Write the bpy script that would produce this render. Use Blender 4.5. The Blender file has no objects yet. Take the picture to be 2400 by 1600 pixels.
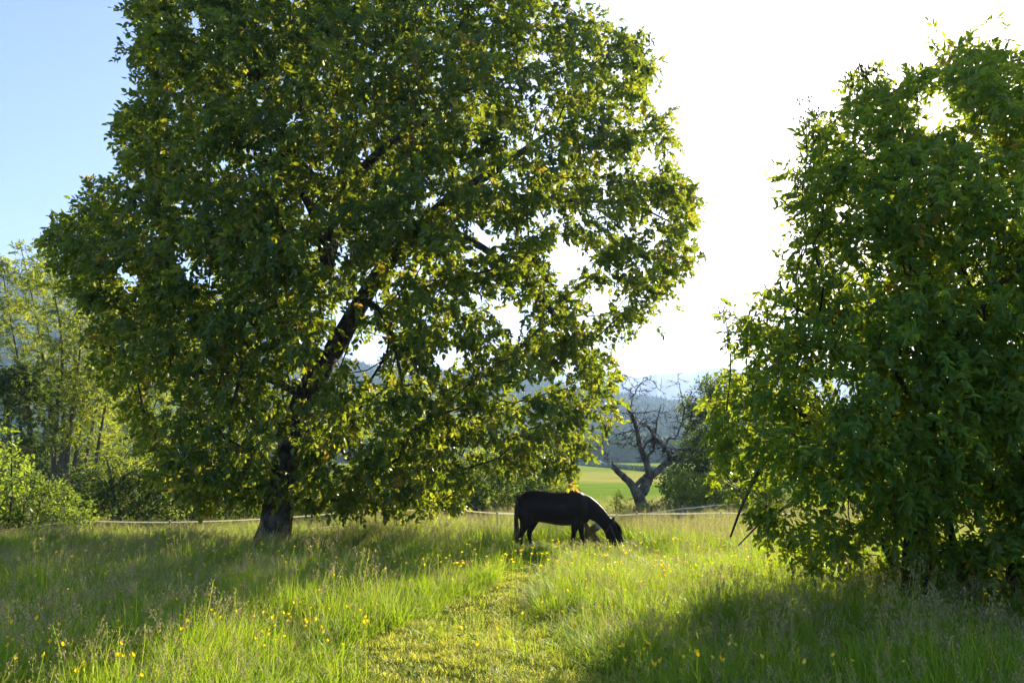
import bpy, bmesh, math, random
import numpy as np
from mathutils import Vector, Matrix, noise as mnoise

# ------------------------------------------------------------------ camera, sky, sun, exposure
SC = bpy.context.scene
COL = SC.collection
CAM_H = 1.6
F = 1800.0                       # focal length in pixels of a 2400 px wide picture
PITCH = math.atan(330.0 / F)     # horizon a little below the middle
cam_d = bpy.data.cameras.new('camera')
cam_d.sensor_width = 36.0
cam_d.lens = 36.0 * F / 2400.0
cam_d.clip_start = 0.1
cam_d.clip_end = 20000
cam = bpy.data.objects.new('camera', cam_d)
cam.location = (0, 0, CAM_H)
cam.rotation_euler = (math.pi / 2 + PITCH, 0, 0)
COL.objects.link(cam)
SC.camera = cam

SUN_AZ = math.radians(30.6)      # right of straight ahead
SUN_EL = math.radians(23.5)
world = bpy.data.worlds.new('World')
SC.world = world
world.use_nodes = True
wn = world.node_tree.nodes
wl = world.node_tree.links
wn.clear()
sky = wn.new('ShaderNodeTexSky')
sky.sky_type = 'NISHITA'
sky.sun_disc = False
sky.sun_elevation = SUN_EL
sky.sun_rotation = SUN_AZ
sky.altitude = 500
sky.air_density = 1.0
sky.dust_density = 1.5
sky.ozone_density = 3.0
bg = wn.new('ShaderNodeBackground')
bg.inputs['Strength'].default_value = 0.100
wo = wn.new('ShaderNodeOutputWorld')
wb = wn.new('ShaderNodeMix'); wb.data_type = 'RGBA'; wb.blend_type = 'MULTIPLY'; wb.inputs[0].default_value = 1.0
wb.inputs[7].default_value = (1.0, 0.93, 0.98, 1)      # white balance of the whole sky
wl.new(sky.outputs[0], wb.inputs[6]); wl.new(wb.outputs[2], bg.inputs[0])
wl.new(bg.outputs[0], wo.inputs[0])

sun_d = bpy.data.lights.new('sun', 'SUN')
sun_d.energy = 5.0
sun_d.angle = math.radians(0.53)
sun_d.color = (1.0, 0.86, 0.64)
sun = bpy.data.objects.new('sun', sun_d)
sun_dir = Vector((math.sin(SUN_AZ) * math.cos(SUN_EL), math.cos(SUN_AZ) * math.cos(SUN_EL), math.sin(SUN_EL)))
sun.rotation_euler = sun_dir.to_track_quat('Z', 'Y').to_euler()
sun.location = (60, 100, 60)
COL.objects.link(sun)

SC.view_settings.view_transform = 'Standard'
SC.view_settings.look = 'None'
SC.view_settings.exposure = 1.73
SC.view_settings.gamma = 1.0
SC.view_settings.use_curve_mapping = False
SC.render.engine = 'CYCLES'
cy = SC.cycles
cy.use_denoising = True
cy.denoiser = 'OPENIMAGEDENOISE'
cy.denoising_input_passes = 'RGB_ALBEDO_NORMAL'
cy.denoising_prefilter = 'ACCURATE'
cy.max_bounces = 6
cy.diffuse_bounces = 3
cy.glossy_bounces = 2
cy.transmission_bounces = 4
cy.volume_bounces = 0
cy.transparent_max_bounces = 4
cy.caustics_reflective = False
cy.caustics_refractive = False
cy.sample_clamp_indirect = 6.0
cy.use_adaptive_sampling = True
cy.adaptive_threshold = 0.02

# ------------------------------------------------------------------ helpers
RNG = np.random.default_rng(7)
random.seed(7)
CP, SP = math.cos(PITCH), math.sin(PITCH)

def ray(px, py):
    dx = (np.asarray(px, float) - 1200.0) / F
    dy = (800.0 - np.asarray(py, float)) / F
    return np.stack([dx, CP - dy * SP, SP + dy * CP], -1)

def at(px, py, depth):
    """the point of the place seen at a picture position, `depth` metres ahead"""
    r = ray(px, py)
    k = np.asarray(depth, float) / r[..., 1]
    p = r * k[..., None]
    p[..., 2] += CAM_H
    return p

def project(P):
    P = np.asarray(P, float)
    x, y, z = P[..., 0], P[..., 1], P[..., 2] - CAM_H
    fz = y * CP + z * SP
    uy = -y * SP + z * CP
    return 1200 + F * x / fz, 800 - F * uy / fz

def smooth(a, b, x):
    t = np.clip((np.asarray(x, float) - a) / (b - a), 0, 1)
    return t * t * (3 - 2 * t)

def ground_z(x, y):
    x = np.asarray(x, float); y = np.asarray(y, float)
    und = 0.05 * np.sin(x * 0.55 + 1.3) * np.sin(y * 0.43) + 0.03 * np.sin(x * 1.7 + y * 1.1)
    near = und * (1 - smooth(40, 60, y)) * smooth(2, 5, np.abs(y) + 3)
    dip = -0.55 * smooth(44, 57, y)
    rise = np.where(y > 60, (np.minimum(y, 265) - 60) * 0.0425, 0.0)
    beyond = np.where(y > 265, (y - 265) * 0.03, 0)
    return near + dip + rise + beyond

def to_ground(px, py, h=0.0):
    """where a picture position meets the level h above the flat meadow"""
    r = ray(px, py)
    k = (CAM_H - h) / -r[..., 2]
    p = r * k[..., None]
    p[..., 2] = h
    return p

def in_poly(px, py, poly):
    poly = np.asarray(poly, float)
    x0, y0 = poly[:, 0], poly[:, 1]
    x1, y1 = np.roll(x0, -1), np.roll(y0, -1)
    ins = np.zeros(px.shape, bool)
    for a, b, c, d in zip(x0, y0, x1, y1):
        cond = ((b > py) != (d > py)) & (px < (c - a) * (py - b) / (d - b + 1e-12) + a)
        ins ^= cond
    return ins

def poly_dist(px, py, poly):
    poly = np.asarray(poly, float)
    best = np.full(px.shape, 1e9)
    for i in range(len(poly)):
        a = poly[i]; b = poly[(i + 1) % len(poly)]
        ab = b - a
        t = np.clip(((px - a[0]) * ab[0] + (py - a[1]) * ab[1]) / (ab @ ab + 1e-9), 0, 1)
        best = np.minimum(best, np.hypot(px - a[0] - t * ab[0], py - a[1] - t * ab[1]))
    return best

def link(o, parent=None):
    COL.objects.link(o)
    if parent is not None:
        o.parent = parent
    return o

def thing(name, label, cat, loc=(0, 0, 0), group=None):
    o = bpy.data.objects.new(name, None)
    o.empty_display_size = 0.2
    o.location = loc
    o['label'] = label; o['category'] = cat
    if group: o['group'] = group
    return link(o)

def tag(o, label=None, cat=None, group=None, kind=None):
    if label: o['label'] = label
    if cat: o['category'] = cat
    if group: o['group'] = group
    if kind: o['kind'] = kind
    return o

def np_mesh(name, V, face_sets, mats=(), mat_idx=None, attrs=None, smooth_shade=False):
    """mesh from numpy; face_sets: list of (m,k) int arrays"""
    me = bpy.data.meshes.new(name)
    V = np.ascontiguousarray(V, np.float32)
    face_sets = [np.asarray(f, np.int32) for f in face_sets if len(f)]
    nl = sum(f.size for f in face_sets); npoly = sum(len(f) for f in face_sets)
    me.vertices.add(len(V)); me.vertices.foreach_set('co', V.ravel())
    me.loops.add(nl); me.polygons.add(npoly)
    me.loops.foreach_set('vertex_index', np.concatenate([f.ravel() for f in face_sets]))
    sizes = np.concatenate([np.full(len(f), f.shape[1], np.int32) for f in face_sets])
    me.polygons.foreach_set('loop_start', np.concatenate([[0], np.cumsum(sizes)[:-1]]).astype(np.int32))
    if mat_idx is not None:
        me.polygons.foreach_set('material_index', np.asarray(mat_idx, np.int32))
    me.polygons.foreach_set('use_smooth', np.full(npoly, smooth_shade, bool))
    for m in mats: me.materials.append(m)
    for k, a in (attrs or {}).items():
        a = np.asarray(a)
        if a.ndim == 2:
            at_ = me.attributes.new(k, 'FLOAT_VECTOR', 'POINT'); at_.data.foreach_set('vector', a.astype(np.float32).ravel())
        elif a.dtype.kind in 'iu':
            at_ = me.attributes.new(k, 'INT', 'POINT'); at_.data.foreach_set('value', a.astype(np.int32))
        else:
            at_ = me.attributes.new(k, 'FLOAT', 'POINT'); at_.data.foreach_set('value', a.astype(np.float32))
    me.update(calc_edges=True)
    return me

class MB:
    """collects tubes, boxes and lofts for one mesh"""
    def __init__(s): s.V = []; s.F4 = []; s.F3 = []; s.n = 0
    def add(s, V, q=(), t=()):
        V = np.asarray(V, float)
        if len(q): s.F4.append(np.asarray(q) + s.n)
        if len(t): s.F3.append(np.asarray(t) + s.n)
        s.V.append(V); s.n += len(V)
    def tube(s, P, R, sides=6, cap=True, wob=0.0, seed=0):
        P = np.asarray(P, float); R = np.broadcast_to(np.asarray(R, float), (len(P),))
        T = np.gradient(P, axis=0); T /= np.linalg.norm(T, axis=1)[:, None] + 1e-9
        u = np.cross(T[0], [0.31, 0.87, 0.2]); u /= np.linalg.norm(u) + 1e-9
        a = np.arange(sides) / sides * 2 * math.pi
        rings = []
        rr = np.random.default_rng(seed)
        prof = 1 + wob * rr.uniform(-1, 1, sides)
        for i in range(len(P)):
            u = u - T[i] * (u @ T[i]); u /= np.linalg.norm(u) + 1e-9
            v = np.cross(T[i], u)
            pr = R[i] * (prof + (wob * 0.5 * rr.uniform(-1, 1, sides) if wob else 0))
            rings.append(P[i] + np.outer(np.cos(a) * pr, u) + np.outer(np.sin(a) * pr, v))
        V = np.concatenate(rings)
        i = np.arange(len(P) - 1)[:, None] * sides; j = np.arange(sides)[None]
        q = np.stack([i + j, i + (j + 1) % sides, i + sides + (j + 1) % sides, i + sides + j], -1).reshape(-1, 4)
        t = []
        if cap:
            V = np.concatenate([V, P[:1], P[-1:]]); n0 = len(V) - 2; L = (len(P) - 1) * sides
            t = [(n0, (k + 1) % sides, k) for k in range(sides)] + [(n0 + 1, L + k, L + (k + 1) % sides) for k in range(sides)]
        s.add(V, q, t)
    def box(s, c, h, rot=None):
        c = np.asarray(c, float); h = np.asarray(h, float)
        V = np.array([[x, y, z] for x in (-1, 1) for y in (-1, 1) for z in (-1, 1)]) * h
        if rot is not None: V = V @ np.array(rot).T
        s.add(V + c, [(0, 1, 3, 2), (4, 6, 7, 5), (0, 4, 5, 1), (2, 3, 7, 6), (0, 2, 6, 4), (1, 5, 7, 3)])
    def mesh(s, name, mats, smooth_shade=True):
        fs = []
        if s.F4: fs.append(np.concatenate(s.F4))
        if s.F3: fs.append(np.concatenate(s.F3))
        return np_mesh(name, np.concatenate(s.V), fs, mats, smooth_shade=smooth_shade)
    def build(s, name, mats, parent=None, smooth_shade=True):
        if not isinstance(mats, (list, tuple)): mats = [mats]
        return link(bpy.data.objects.new(name, s.mesh(name, mats, smooth_shade)), parent)

def catmull(P, n=4):
    P = np.asarray(P, float)
    if len(P) < 3: return P
    Q = np.concatenate([2 * P[:1] - P[1:2], P, 2 * P[-1:] - P[-2:-1]])
    out = []
    for i in range(1, len(Q) - 2):
        p0, p1, p2, p3 = Q[i - 1:i + 3]
        for t in np.arange(n) / n:
            out.append(0.5 * (2 * p1 + (p2 - p0) * t + (2 * p0 - 5 * p1 + 4 * p2 - p3) * t * t + (3 * p1 - p0 - 3 * p2 + p3) * t ** 3))
    out.append(P[-1])
    return np.array(out)

# ------------------------------------------------------------------ materials
def new_mat(name):
    m = bpy.data.materials.new(name); m.use_nodes = True
    m.node_tree.nodes.clear()
    return m, m.node_tree.nodes, m.node_tree.links

def ramp(n, stops):
    r = n.new('ShaderNodeValToRGB')
    e = r.color_ramp.elements
    while len(e) < len(stops): e.new(0.5)
    for k, (p, c) in zip(e, stops):
        k.position = p; k.color = (*c, 1)
    return r

def leaf_mat(name, dif, tra, fac=0.5, rough=0.42, spec=0.4, source='tint'):
    """thin leaf: glossy diffuse face and coloured light through it; the tint attribute (or instance) picks the shade"""
    m, n, l = new_mat(name)
    if source == 'tint':
        a = n.new('ShaderNodeAttribute'); a.attribute_name = 'tint'; src = a.outputs['Fac']
    else:
        oi = n.new('ShaderNodeObjectInfo')
        a = n.new('ShaderNodeAttribute'); a.attribute_name = 'tint'
        mx = n.new('ShaderNodeMath'); mx.operation = 'MULTIPLY_ADD'
        l.new(oi.outputs['Random'], mx.inputs[0]); mx.inputs[1].default_value = 0.45
        m2 = n.new('ShaderNodeMath'); m2.operation = 'MULTIPLY'; m2.inputs[1].default_value = 0.55
        l.new(a.outputs['Fac'], m2.inputs[0]); l.new(m2.outputs[0], mx.inputs[2])
        src = mx.outputs[0]
    rd = ramp(n, dif); rt = ramp(n, tra)
    l.new(src, rd.inputs[0]); l.new(src, rt.inputs[0])
    p = n.new('ShaderNodeBsdfPrincipled')
    p.inputs['Roughness'].default_value = rough
    p.inputs['Specular IOR Level'].default_value = spec
    l.new(rd.outputs[0], p.inputs['Base Color'])
    t = n.new('ShaderNodeBsdfTranslucent'); l.new(rt.outputs[0], t.inputs[0])
    x = n.new('ShaderNodeMixShader'); x.inputs[0].default_value = fac
    l.new(p.outputs[0], x.inputs[1]); l.new(t.outputs[0], x.inputs[2])
    o = n.new('ShaderNodeOutputMaterial'); l.new(x.outputs[0], o.inputs[0])
    return m

def solid_mat(name, c1, c2=None, scale=8.0, rough=0.8, bump=0.0, stretch=(1, 1, 1), spec=0.3, detail=5.0, bdist=0.02):
    m, n, l = new_mat(name)
    p = n.new('ShaderNodeBsdfPrincipled')
    p.inputs['Roughness'].default_value = rough
    p.inputs['Specular IOR Level'].default_value = spec
    tc = n.new('ShaderNodeTexCoord'); mp = n.new('ShaderNodeMapping'); mp.inputs['Scale'].default_value = stretch
    l.new(tc.outputs['Object'], mp.inputs[0])
    nz = n.new('ShaderNodeTexNoise'); nz.inputs['Scale'].default_value = scale; nz.inputs['Detail'].default_value = detail
    nz.inputs['Roughness'].default_value = 0.65
    l.new(mp.outputs[0], nz.inputs['Vector'])
    r = ramp(n, [(0.3, c1), (0.7, c2 or c1)])
    l.new(nz.outputs[0], r.inputs[0]); l.new(r.outputs[0], p.inputs['Base Color'])
    if bump:
        b = n.new('ShaderNodeBump'); b.inputs['Strength'].default_value = bump; b.inputs['Distance'].default_value = bdist
        l.new(nz.outputs[0], b.inputs['Height']); l.new(b.outputs[0], p.inputs['Normal'])
    o = n.new('ShaderNodeOutputMaterial'); l.new(p.outputs[0], o.inputs[0])
    return m

def bark_mat(name, c1, c2, c3, vs=9.0):
    m, n, l = new_mat(name)
    p = n.new('ShaderNodeBsdfPrincipled'); p.inputs['Roughness'].default_value = 0.9; p.inputs['Specular IOR Level'].default_value = 0.2
    tc = n.new('ShaderNodeTexCoord'); mp = n.new('ShaderNodeMapping'); mp.inputs['Scale'].default_value = (1, 1, 0.35)
    l.new(tc.outputs['Object'], mp.inputs[0])
    vo = n.new('ShaderNodeTexVoronoi'); vo.feature = 'DISTANCE_TO_EDGE'; vo.inputs['Scale'].default_value = vs
    nz = n.new('ShaderNodeTexNoise'); nz.inputs['Scale'].default_value = 5; nz.inputs['Detail'].default_value = 6
    l.new(mp.outputs[0], vo.inputs['Vector']); l.new(tc.outputs['Object'], nz.inputs['Vector'])
    r1 = ramp(n, [(0.0, c1), (0.25, c2)]); r2 = ramp(n, [(0.45, (0, 0, 0)), (0.65, (1, 1, 1))])
    l.new(vo.outputs['Distance'], r1.inputs[0]); l.new(nz.outputs[0], r2.inputs[0])
    mx = n.new('ShaderNodeMix'); mx.data_type = 'RGBA'
    l.new(r2.outputs[0], mx.inputs[0]); l.new(r1.outputs[0], mx.inputs[6]); mx.inputs[7].default_value = (*c3, 1)
    l.new(mx.outputs[2], p.inputs['Base Color'])
    ad = n.new('ShaderNodeMath'); ad.operation = 'MULTIPLY_ADD'; ad.inputs[1].default_value = 0.5
    l.new(nz.outputs[0], ad.inputs[0]); l.new(vo.outputs['Distance'], ad.inputs[2])
    b = n.new('ShaderNodeBump'); b.inputs['Strength'].default_value = 0.9; b.inputs['Distance'].default_value = 0.04
    l.new(ad.outputs[0], b.inputs['Height']); l.new(b.outputs[0], p.inputs['Normal'])
    o = n.new('ShaderNodeOutputMaterial'); l.new(p.outputs[0], o.inputs[0])
    return m

M = {}
M['tree_leaf'] = leaf_mat('tree_leaf', [(0.0, (0.022, 0.066, 0.014)), (0.6, (0.042, 0.105, 0.020)), (0.93, (0.07, 0.12, 0.025)), (1.0, (0.14, 0.10, 0.03))],
                          [(0.0, (0.19, 0.28, 0.010)), (0.6, (0.38, 0.45, 0.018)), (0.93, (0.62, 0.61, 0.03)), (1.0, (0.62, 0.42, 0.04))], 0.5, 0.4, 0.45)
M['bush_leaf'] = leaf_mat('bush_leaf', [(0.0, (0.030, 0.090, 0.016)), (0.6, (0.060, 0.15, 0.024)), (0.94, (0.08, 0.14, 0.03)), (1.0, (0.22, 0.16, 0.02))],
                          [(0.0, (0.26, 0.38, 0.015)), (0.6, (0.48, 0.58, 0.025)), (0.94, (0.66, 0.70, 0.04)), (1.0, (0.65, 0.45, 0.03))], 0.5, 0.4, 0.45)
M['ash_leaf'] = leaf_mat('ash_leaf', [(0.0, (0.05, 0.11, 0.02)), (1.0, (0.10, 0.17, 0.03))],
                         [(0.0, (0.34, 0.44, 0.03)), (1.0, (0.60, 0.62, 0.06))], 0.55, 0.45, 0.3)
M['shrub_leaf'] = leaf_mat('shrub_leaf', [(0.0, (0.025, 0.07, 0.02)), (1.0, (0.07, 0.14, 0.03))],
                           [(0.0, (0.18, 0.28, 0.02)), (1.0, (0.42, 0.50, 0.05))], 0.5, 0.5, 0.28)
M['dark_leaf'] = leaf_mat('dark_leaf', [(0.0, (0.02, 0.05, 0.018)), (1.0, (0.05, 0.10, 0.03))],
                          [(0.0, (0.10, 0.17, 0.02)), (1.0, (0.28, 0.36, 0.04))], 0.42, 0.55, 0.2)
M['bright_leaf'] = leaf_mat('bright_leaf', [(0.0, (0.06, 0.14, 0.02)), (1.0, (0.12, 0.22, 0.03))],
                            [(0.0, (0.30, 0.42, 0.03)), (1.0, (0.50, 0.60, 0.05))], 0.5, 0.4, 0.5)
M['grass'] = leaf_mat('grass', [(0.0, (0.05, 0.13, 0.012)), (0.55, (0.10, 0.20, 0.02)), (1.0, (0.20, 0.25, 0.04))],
                      [(0.0, (0.18, 0.38, 0.012)), (0.55, (0.42, 0.58, 0.02)), (1.0, (0.68, 0.67, 0.07))], 0.56, 0.42, 0.25, source='inst')
M['lawn'] = leaf_mat('lawn', [(0.0, (0.14, 0.23, 0.02)), (1.0, (0.30, 0.31, 0.06))],
                     [(0.0, (0.50, 0.60, 0.03)), (1.0, (0.74, 0.68, 0.12))], 0.5, 0.5, 0.3, source='inst')
M['straw'] = leaf_mat('straw', [(0.0, (0.22, 0.18, 0.08)), (1.0, (0.40, 0.31, 0.20))],
                      [(0.0, (0.36, 0.30, 0.12)), (1.0, (0.52, 0.38, 0.26))], 0.45, 0.6, 0.2, source='inst')
M['petal'] = leaf_mat('petal', [(0.0, (0.80, 0.56, 0.01)), (1.0, (0.88, 0.68, 0.02))],
                      [(0.0, (0.88, 0.62, 0.01)), (1.0, (0.92, 0.72, 0.02))], 0.45, 0.25, 0.6, source='inst')
M['bark'] = bark_mat('bark', (0.022, 0.018, 0.014), (0.075, 0.062, 0.047), (0.115, 0.11, 0.092))
M['twig'] = solid_mat('twig', (0.03, 0.024, 0.017), (0.07, 0.055, 0.04), 20, 0.9)
M['ash_bark'] = solid_mat('ash_bark', (0.07, 0.06, 0.045), (0.15, 0.13, 0.10), 14, 0.9)
M['dead_wood'] = bark_mat('dead_wood', (0.06, 0.05, 0.045), (0.17, 0.15, 0.135), (0.25, 0.23, 0.21), 14)
M['horse_coat'] = solid_mat('horse_coat', (0.006, 0.004, 0.003), (0.013, 0.008, 0.005), 5, 0.5, spec=0.13)
M['horse_hair'] = solid_mat('horse_hair', (0.008, 0.006, 0.005), (0.02, 0.013, 0.01), 30, 0.45, spec=0.5)
M['forelock'] = solid_mat('forelock', (0.05, 0.016, 0.009), (0.09, 0.03, 0.015), 30, 0.5)
M['hoof'] = solid_mat('hoof', (0.03, 0.026, 0.022), (0.05, 0.045, 0.04), 20, 0.5)
M['eye'] = solid_mat('eye', (0.005, 0.004, 0.004), rough=0.08, spec=0.8)
M['halter'] = solid_mat('halter', (0.05, 0.055, 0.065), (0.09, 0.1, 0.11), 60, 0.7)
M['metal_ring'] = solid_mat('metal_ring', (0.5, 0.5, 0.5), rough=0.3)
M['tape'] = leaf_mat('tape', [(0, (.8, .78, .7)), (1, (.8, .78, .7))], [(0, (.85, .82, .7)), (1, (.85, .82, .7))], .5, .5, .4)
M['post'] = solid_mat('post', (0.42, 0.42, 0.38), (0.55, 0.55, 0.50), 30, 0.6)
M['wood_post'] = solid_mat('wood_post', (0.16, 0.13, 0.10), (0.26, 0.22, 0.17), 25, 0.85, stretch=(1, 1, 0.1))
M['log'] = solid_mat('log', (0.17, 0.115, 0.05), (0.30, 0.21, 0.09), 18, 0.8, 0.4)
M['log_end'] = solid_mat('log_end', (0.28, 0.25, 0.20), (0.42, 0.38, 0.31), 25, 0.85)
M['box_dark'] = solid_mat('box_dark', (0.03, 0.028, 0.025), (0.06, 0.055, 0.05), 30, 0.8)
M['box_lid'] = solid_mat('box_lid', (0.38, 0.38, 0.37), (0.5, 0.5, 0.48), 30, 0.6)
M['bale'] = solid_mat('bale', (0.78, 0.80, 0.82), (0.85, 0.86, 0.88), 4, 0.35)

# ------------------------------------------------------------------ ground, field, hills
def ground_material():
    m, n, l = new_mat('meadow_ground')
    p = n.new('ShaderNodeBsdfPrincipled'); p.inputs['Roughness'].default_value = 1.0; p.inputs['Specular IOR Level'].default_value = 0.0
    g = n.new('ShaderNodeNewGeometry'); sx = n.new('ShaderNodeSeparateXYZ'); l.new(g.outputs['Position'], sx.inputs[0])
    nz = n.new('ShaderNodeTexNoise'); nz.inputs['Scale'].default_value = 2.2; nz.inputs['Detail'].default_value = 7; nz.inputs['Roughness'].default_value = 0.7
    l.new(g.outputs['Position'], nz.inputs['Vector'])
    near = ramp(n, [(0.3, (0.045, 0.055, 0.014)), (0.55, (0.085, 0.115, 0.022)), (0.75, (0.14, 0.15, 0.045))])
    l.new(nz.outputs[0], near.inputs[0])
    # far field: broad strips of mown and standing grass along the slope
    st = n.new('ShaderNodeMath'); st.operation = 'MULTIPLY_ADD'; st.inputs[1].default_value = 0.35
    l.new(sx.outputs['X'], st.inputs[0]); l.new(sx.outputs['Y'], st.inputs[2])
    mr = n.new('ShaderNodeMapRange'); mr.inputs[1].default_value = 60; mr.inputs[2].default_value = 330
    l.new(st.outputs[0], mr.inputs[0])
    wob = n.new('ShaderNodeTexNoise'); wob.inputs['Scale'].default_value = 0.03; wob.inputs['Detail'].default_value = 3
    l.new(g.outputs['Position'], wob.inputs['Vector'])
    wa = n.new('ShaderNodeMath'); wa.operation = 'MULTIPLY_ADD'; wa.inputs[1].default_value = 0.05
    l.new(wob.outputs[0], wa.inputs[0]); l.new(mr.outputs[0], wa.inputs[2])
    fr = ramp(n, [(0.0, (0.17, 0.26, 0.020)), (0.20, (0.17, 0.26, 0.020)), (0.25, (0.36, 0.35, 0.075)), (0.38, (0.33, 0.33, 0.06)), (0.44, (0.24, 0.29, 0.03)), (1.0, (0.20, 0.27, 0.03))])
    l.new(wa.outputs[0], fr.inputs[0])
    fn = n.new('ShaderNodeTexNoise'); fn.inputs['Scale'].default_value = 0.6; fn.inputs['Detail'].default_value = 8; fn.inputs['Roughness'].default_value = 0.7
    mpf = n.new('ShaderNodeMapping'); mpf.inputs['Scale'].default_value = (0.25, 1, 1); l.new(g.outputs['Position'], mpf.inputs[0]); l.new(mpf.outputs[0], fn.inputs['Vector'])
    fv = n.new('ShaderNodeMix'); fv.data_type = 'RGBA'; fv.blend_type = 'MULTIPLY'; fv.inputs[0].default_value = 0.85
    fvr = ramp(n, [(0.3, (0.55, 0.55, 0.5)), (0.7, (1.2, 1.2, 1.1))]); l.new(fn.outputs[0], fvr.inputs[0])
    l.new(fr.outputs[0], fv.inputs[6]); l.new(fvr.outputs[0], fv.inputs[7])
    mk = n.new('ShaderNodeMapRange'); mk.inputs[1].default_value = 52; mk.inputs[2].default_value = 60
    l.new(sx.outputs['Y'], mk.inputs[0])
    mx = n.new('ShaderNodeMix'); mx.data_type = 'RGBA'
    l.new(mk.outputs[0], mx.inputs[0]); l.new(near.outputs[0], mx.inputs[6]); l.new(fv.outputs[2], mx.inputs[7])
    l.new(mx.outputs[2], p.inputs['Base Color'])
    b = n.new('ShaderNodeBump'); b.inputs['Strength'].default_value = 0.6; b.inputs['Distance'].default_value = 0.1
    l.new(nz.outputs[0], b.inputs['Height']); l.new(b.outputs[0], p.inputs['Normal'])
    o = n.new('ShaderNodeOutputMaterial'); l.new(p.outputs[0], o.inputs[0])
    return m

ys = np.concatenate([np.linspace(-60, 0, 8)[:-1], np.linspace(0, 60, 121), np.linspace(62, 120, 20), np.linspace(130, 420, 20)])
us = np.linspace(-1, 1, 121)
gx = us[None, :] * (60 + 1.5 * np.abs(ys))[:, None]; gy = np.broadcast_to(ys[:, None], gx.shape)
gz = ground_z(gx, gy)
def grid_faces(r, c):
    i, j = np.meshgrid(np.arange(r - 1), np.arange(c - 1), indexing='ij')
    a = (i * c + j).ravel()
    return np.stack([a, a + 1, a + c + 1, a + c], -1)
me = np_mesh('ground', np.stack([gx, gy, gz], -1).reshape(-1, 3), [grid_faces(len(ys), len(us))], [ground_material()], smooth_shade=True)
ground = link(bpy.data.objects.new('ground', me))
tag(ground, 'green meadow ground running to the sunlit far field', kind='structure')

M['hill'] = solid_mat('hill', (0.025, 0.05, 0.02), (0.05, 0.08, 0.03), 0.02, 0.95)
HX = np.array([-600, -200, 0, 250, 500, 800, 1000, 1200, 1400, 1500, 1600, 1750, 2000, 2400, 3000])
HYv = np.array([640, 635, 630, 690, 760, 835, 868, 880, 905, 922, 945, 960, 950, 930, 900])
D0, D1 = 270.0, 1000.0
def hill_h(px, d):
    """wooded hillside: height along a bearing (given as picture column) at distance d"""
    top_py = np.interp(px, HX, HYv)
    zt = at(np.asarray(px, float), top_py + 30, np.full(np.shape(px), D1))[..., 2]
    t = np.clip((d - D0) / (D1 - D0), 0, 1.15)
    prof = np.where(t < 1, 0.35 * t + 0.65 * smooth(0.1, 1.0, t), 1 - (t - 1) * 1.2)
    base = 8.5
    return base + (zt - base) * prof + 5 * np.sin(px * 0.013 + d * 0.006) * np.sin(d * 0.009) * smooth(0, 0.2, t)
hpx = np.linspace(-600, 3000, 160); hd = np.linspace(D0 - 8, D1 * 1.15, 50)
PX, DD = np.meshgrid(hpx, hd)
hz = hill_h(PX, DD)
hX = (PX - 1200) / F * DD * CP * 1.02
hz[0] -= 3
me = np_mesh('wooded_hill', np.stack([hX, DD, hz], -1).reshape(-1, 3), [grid_faces(50, 160)], [M['hill']], smooth_shade=True)
hill = link(bpy.data.objects.new('hill', me)); tag(hill, 'wooded hillside rising beyond the far field', kind='structure')

# far ridge, several kilometres away
fpx = np.linspace(-900, 3300, 500); fd = np.array([1500, 1750, 2000, 2250, 2400, 2500, 2650])
ft = np.array([0.0, 0.25, 0.55, 0.82, 0.95, 1.0, 0.7])
rid = 872 + 6 * np.sin(fpx * 0.006) + 5 * np.sin(fpx * 0.017 + 1) + 3 * np.sin(fpx * 0.05 + 2) + RNG.normal(0, 1.3, 500)
zr = at(fpx, rid, np.full(500, 2500.0))[:, 2]
fX = ((fpx - 1200) / F * CP * 1.02)[None] * fd[:, None]; fY = np.broadcast_to(fd[:, None], fX.shape)
fZ = zr[None] * ft[:, None]
me = np_mesh('far_ridge', np.stack([fX, fY, fZ], -1).reshape(-1, 3), [grid_faces(7, 500)], [M['hill']])
ridge = link(bpy.data.objects.new('hill', me)); tag(ridge, 'pale blue forested ridge on the skyline', kind='structure')

# ------------------------------------------------------------------ scattering with geometry nodes
def scatter_group(name, coll):
    ng = bpy.data.node_groups.new(name, 'GeometryNodeTree')
    ng.interface.new_socket('Geometry', in_out='INPUT', socket_type='NodeSocketGeometry')
    ng.interface.new_socket('Geometry', in_out='OUTPUT', socket_type='NodeSocketGeometry')
    n, l = ng.nodes, ng.links
    gi = n.new('NodeGroupInput'); go = n.new('NodeGroupOutput')
    ci = n.new('GeometryNodeCollectionInfo'); ci.inputs['Collection'].default_value = coll
    ci.inputs['Separate Children'].default_value = True; ci.inputs['Reset Children'].default_value = True
    ip = n.new('GeometryNodeInstanceOnPoints'); ip.inputs['Pick Instance'].default_value = True
    def named(nm, dt):
        a = n.new('GeometryNodeInputNamedAttribute'); a.data_type = dt; a.inputs['Name'].default_value = nm
        return [o for o in a.outputs if o.enabled and o.name == 'Attribute'][0]
    l.new(gi.outputs[0], ip.inputs['Points']); l.new(ci.outputs[0], ip.inputs['Instance'])
    l.new(named('idx', 'INT'), ip.inputs['Instance Index'])
    l.new(named('rot', 'FLOAT_VECTOR'), ip.inputs['Rotation'])
    l.new(named('scl', 'FLOAT_VECTOR'), ip.inputs['Scale'])
    l.new(ip.outputs[0], go.inputs[0])
    return ng

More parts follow.
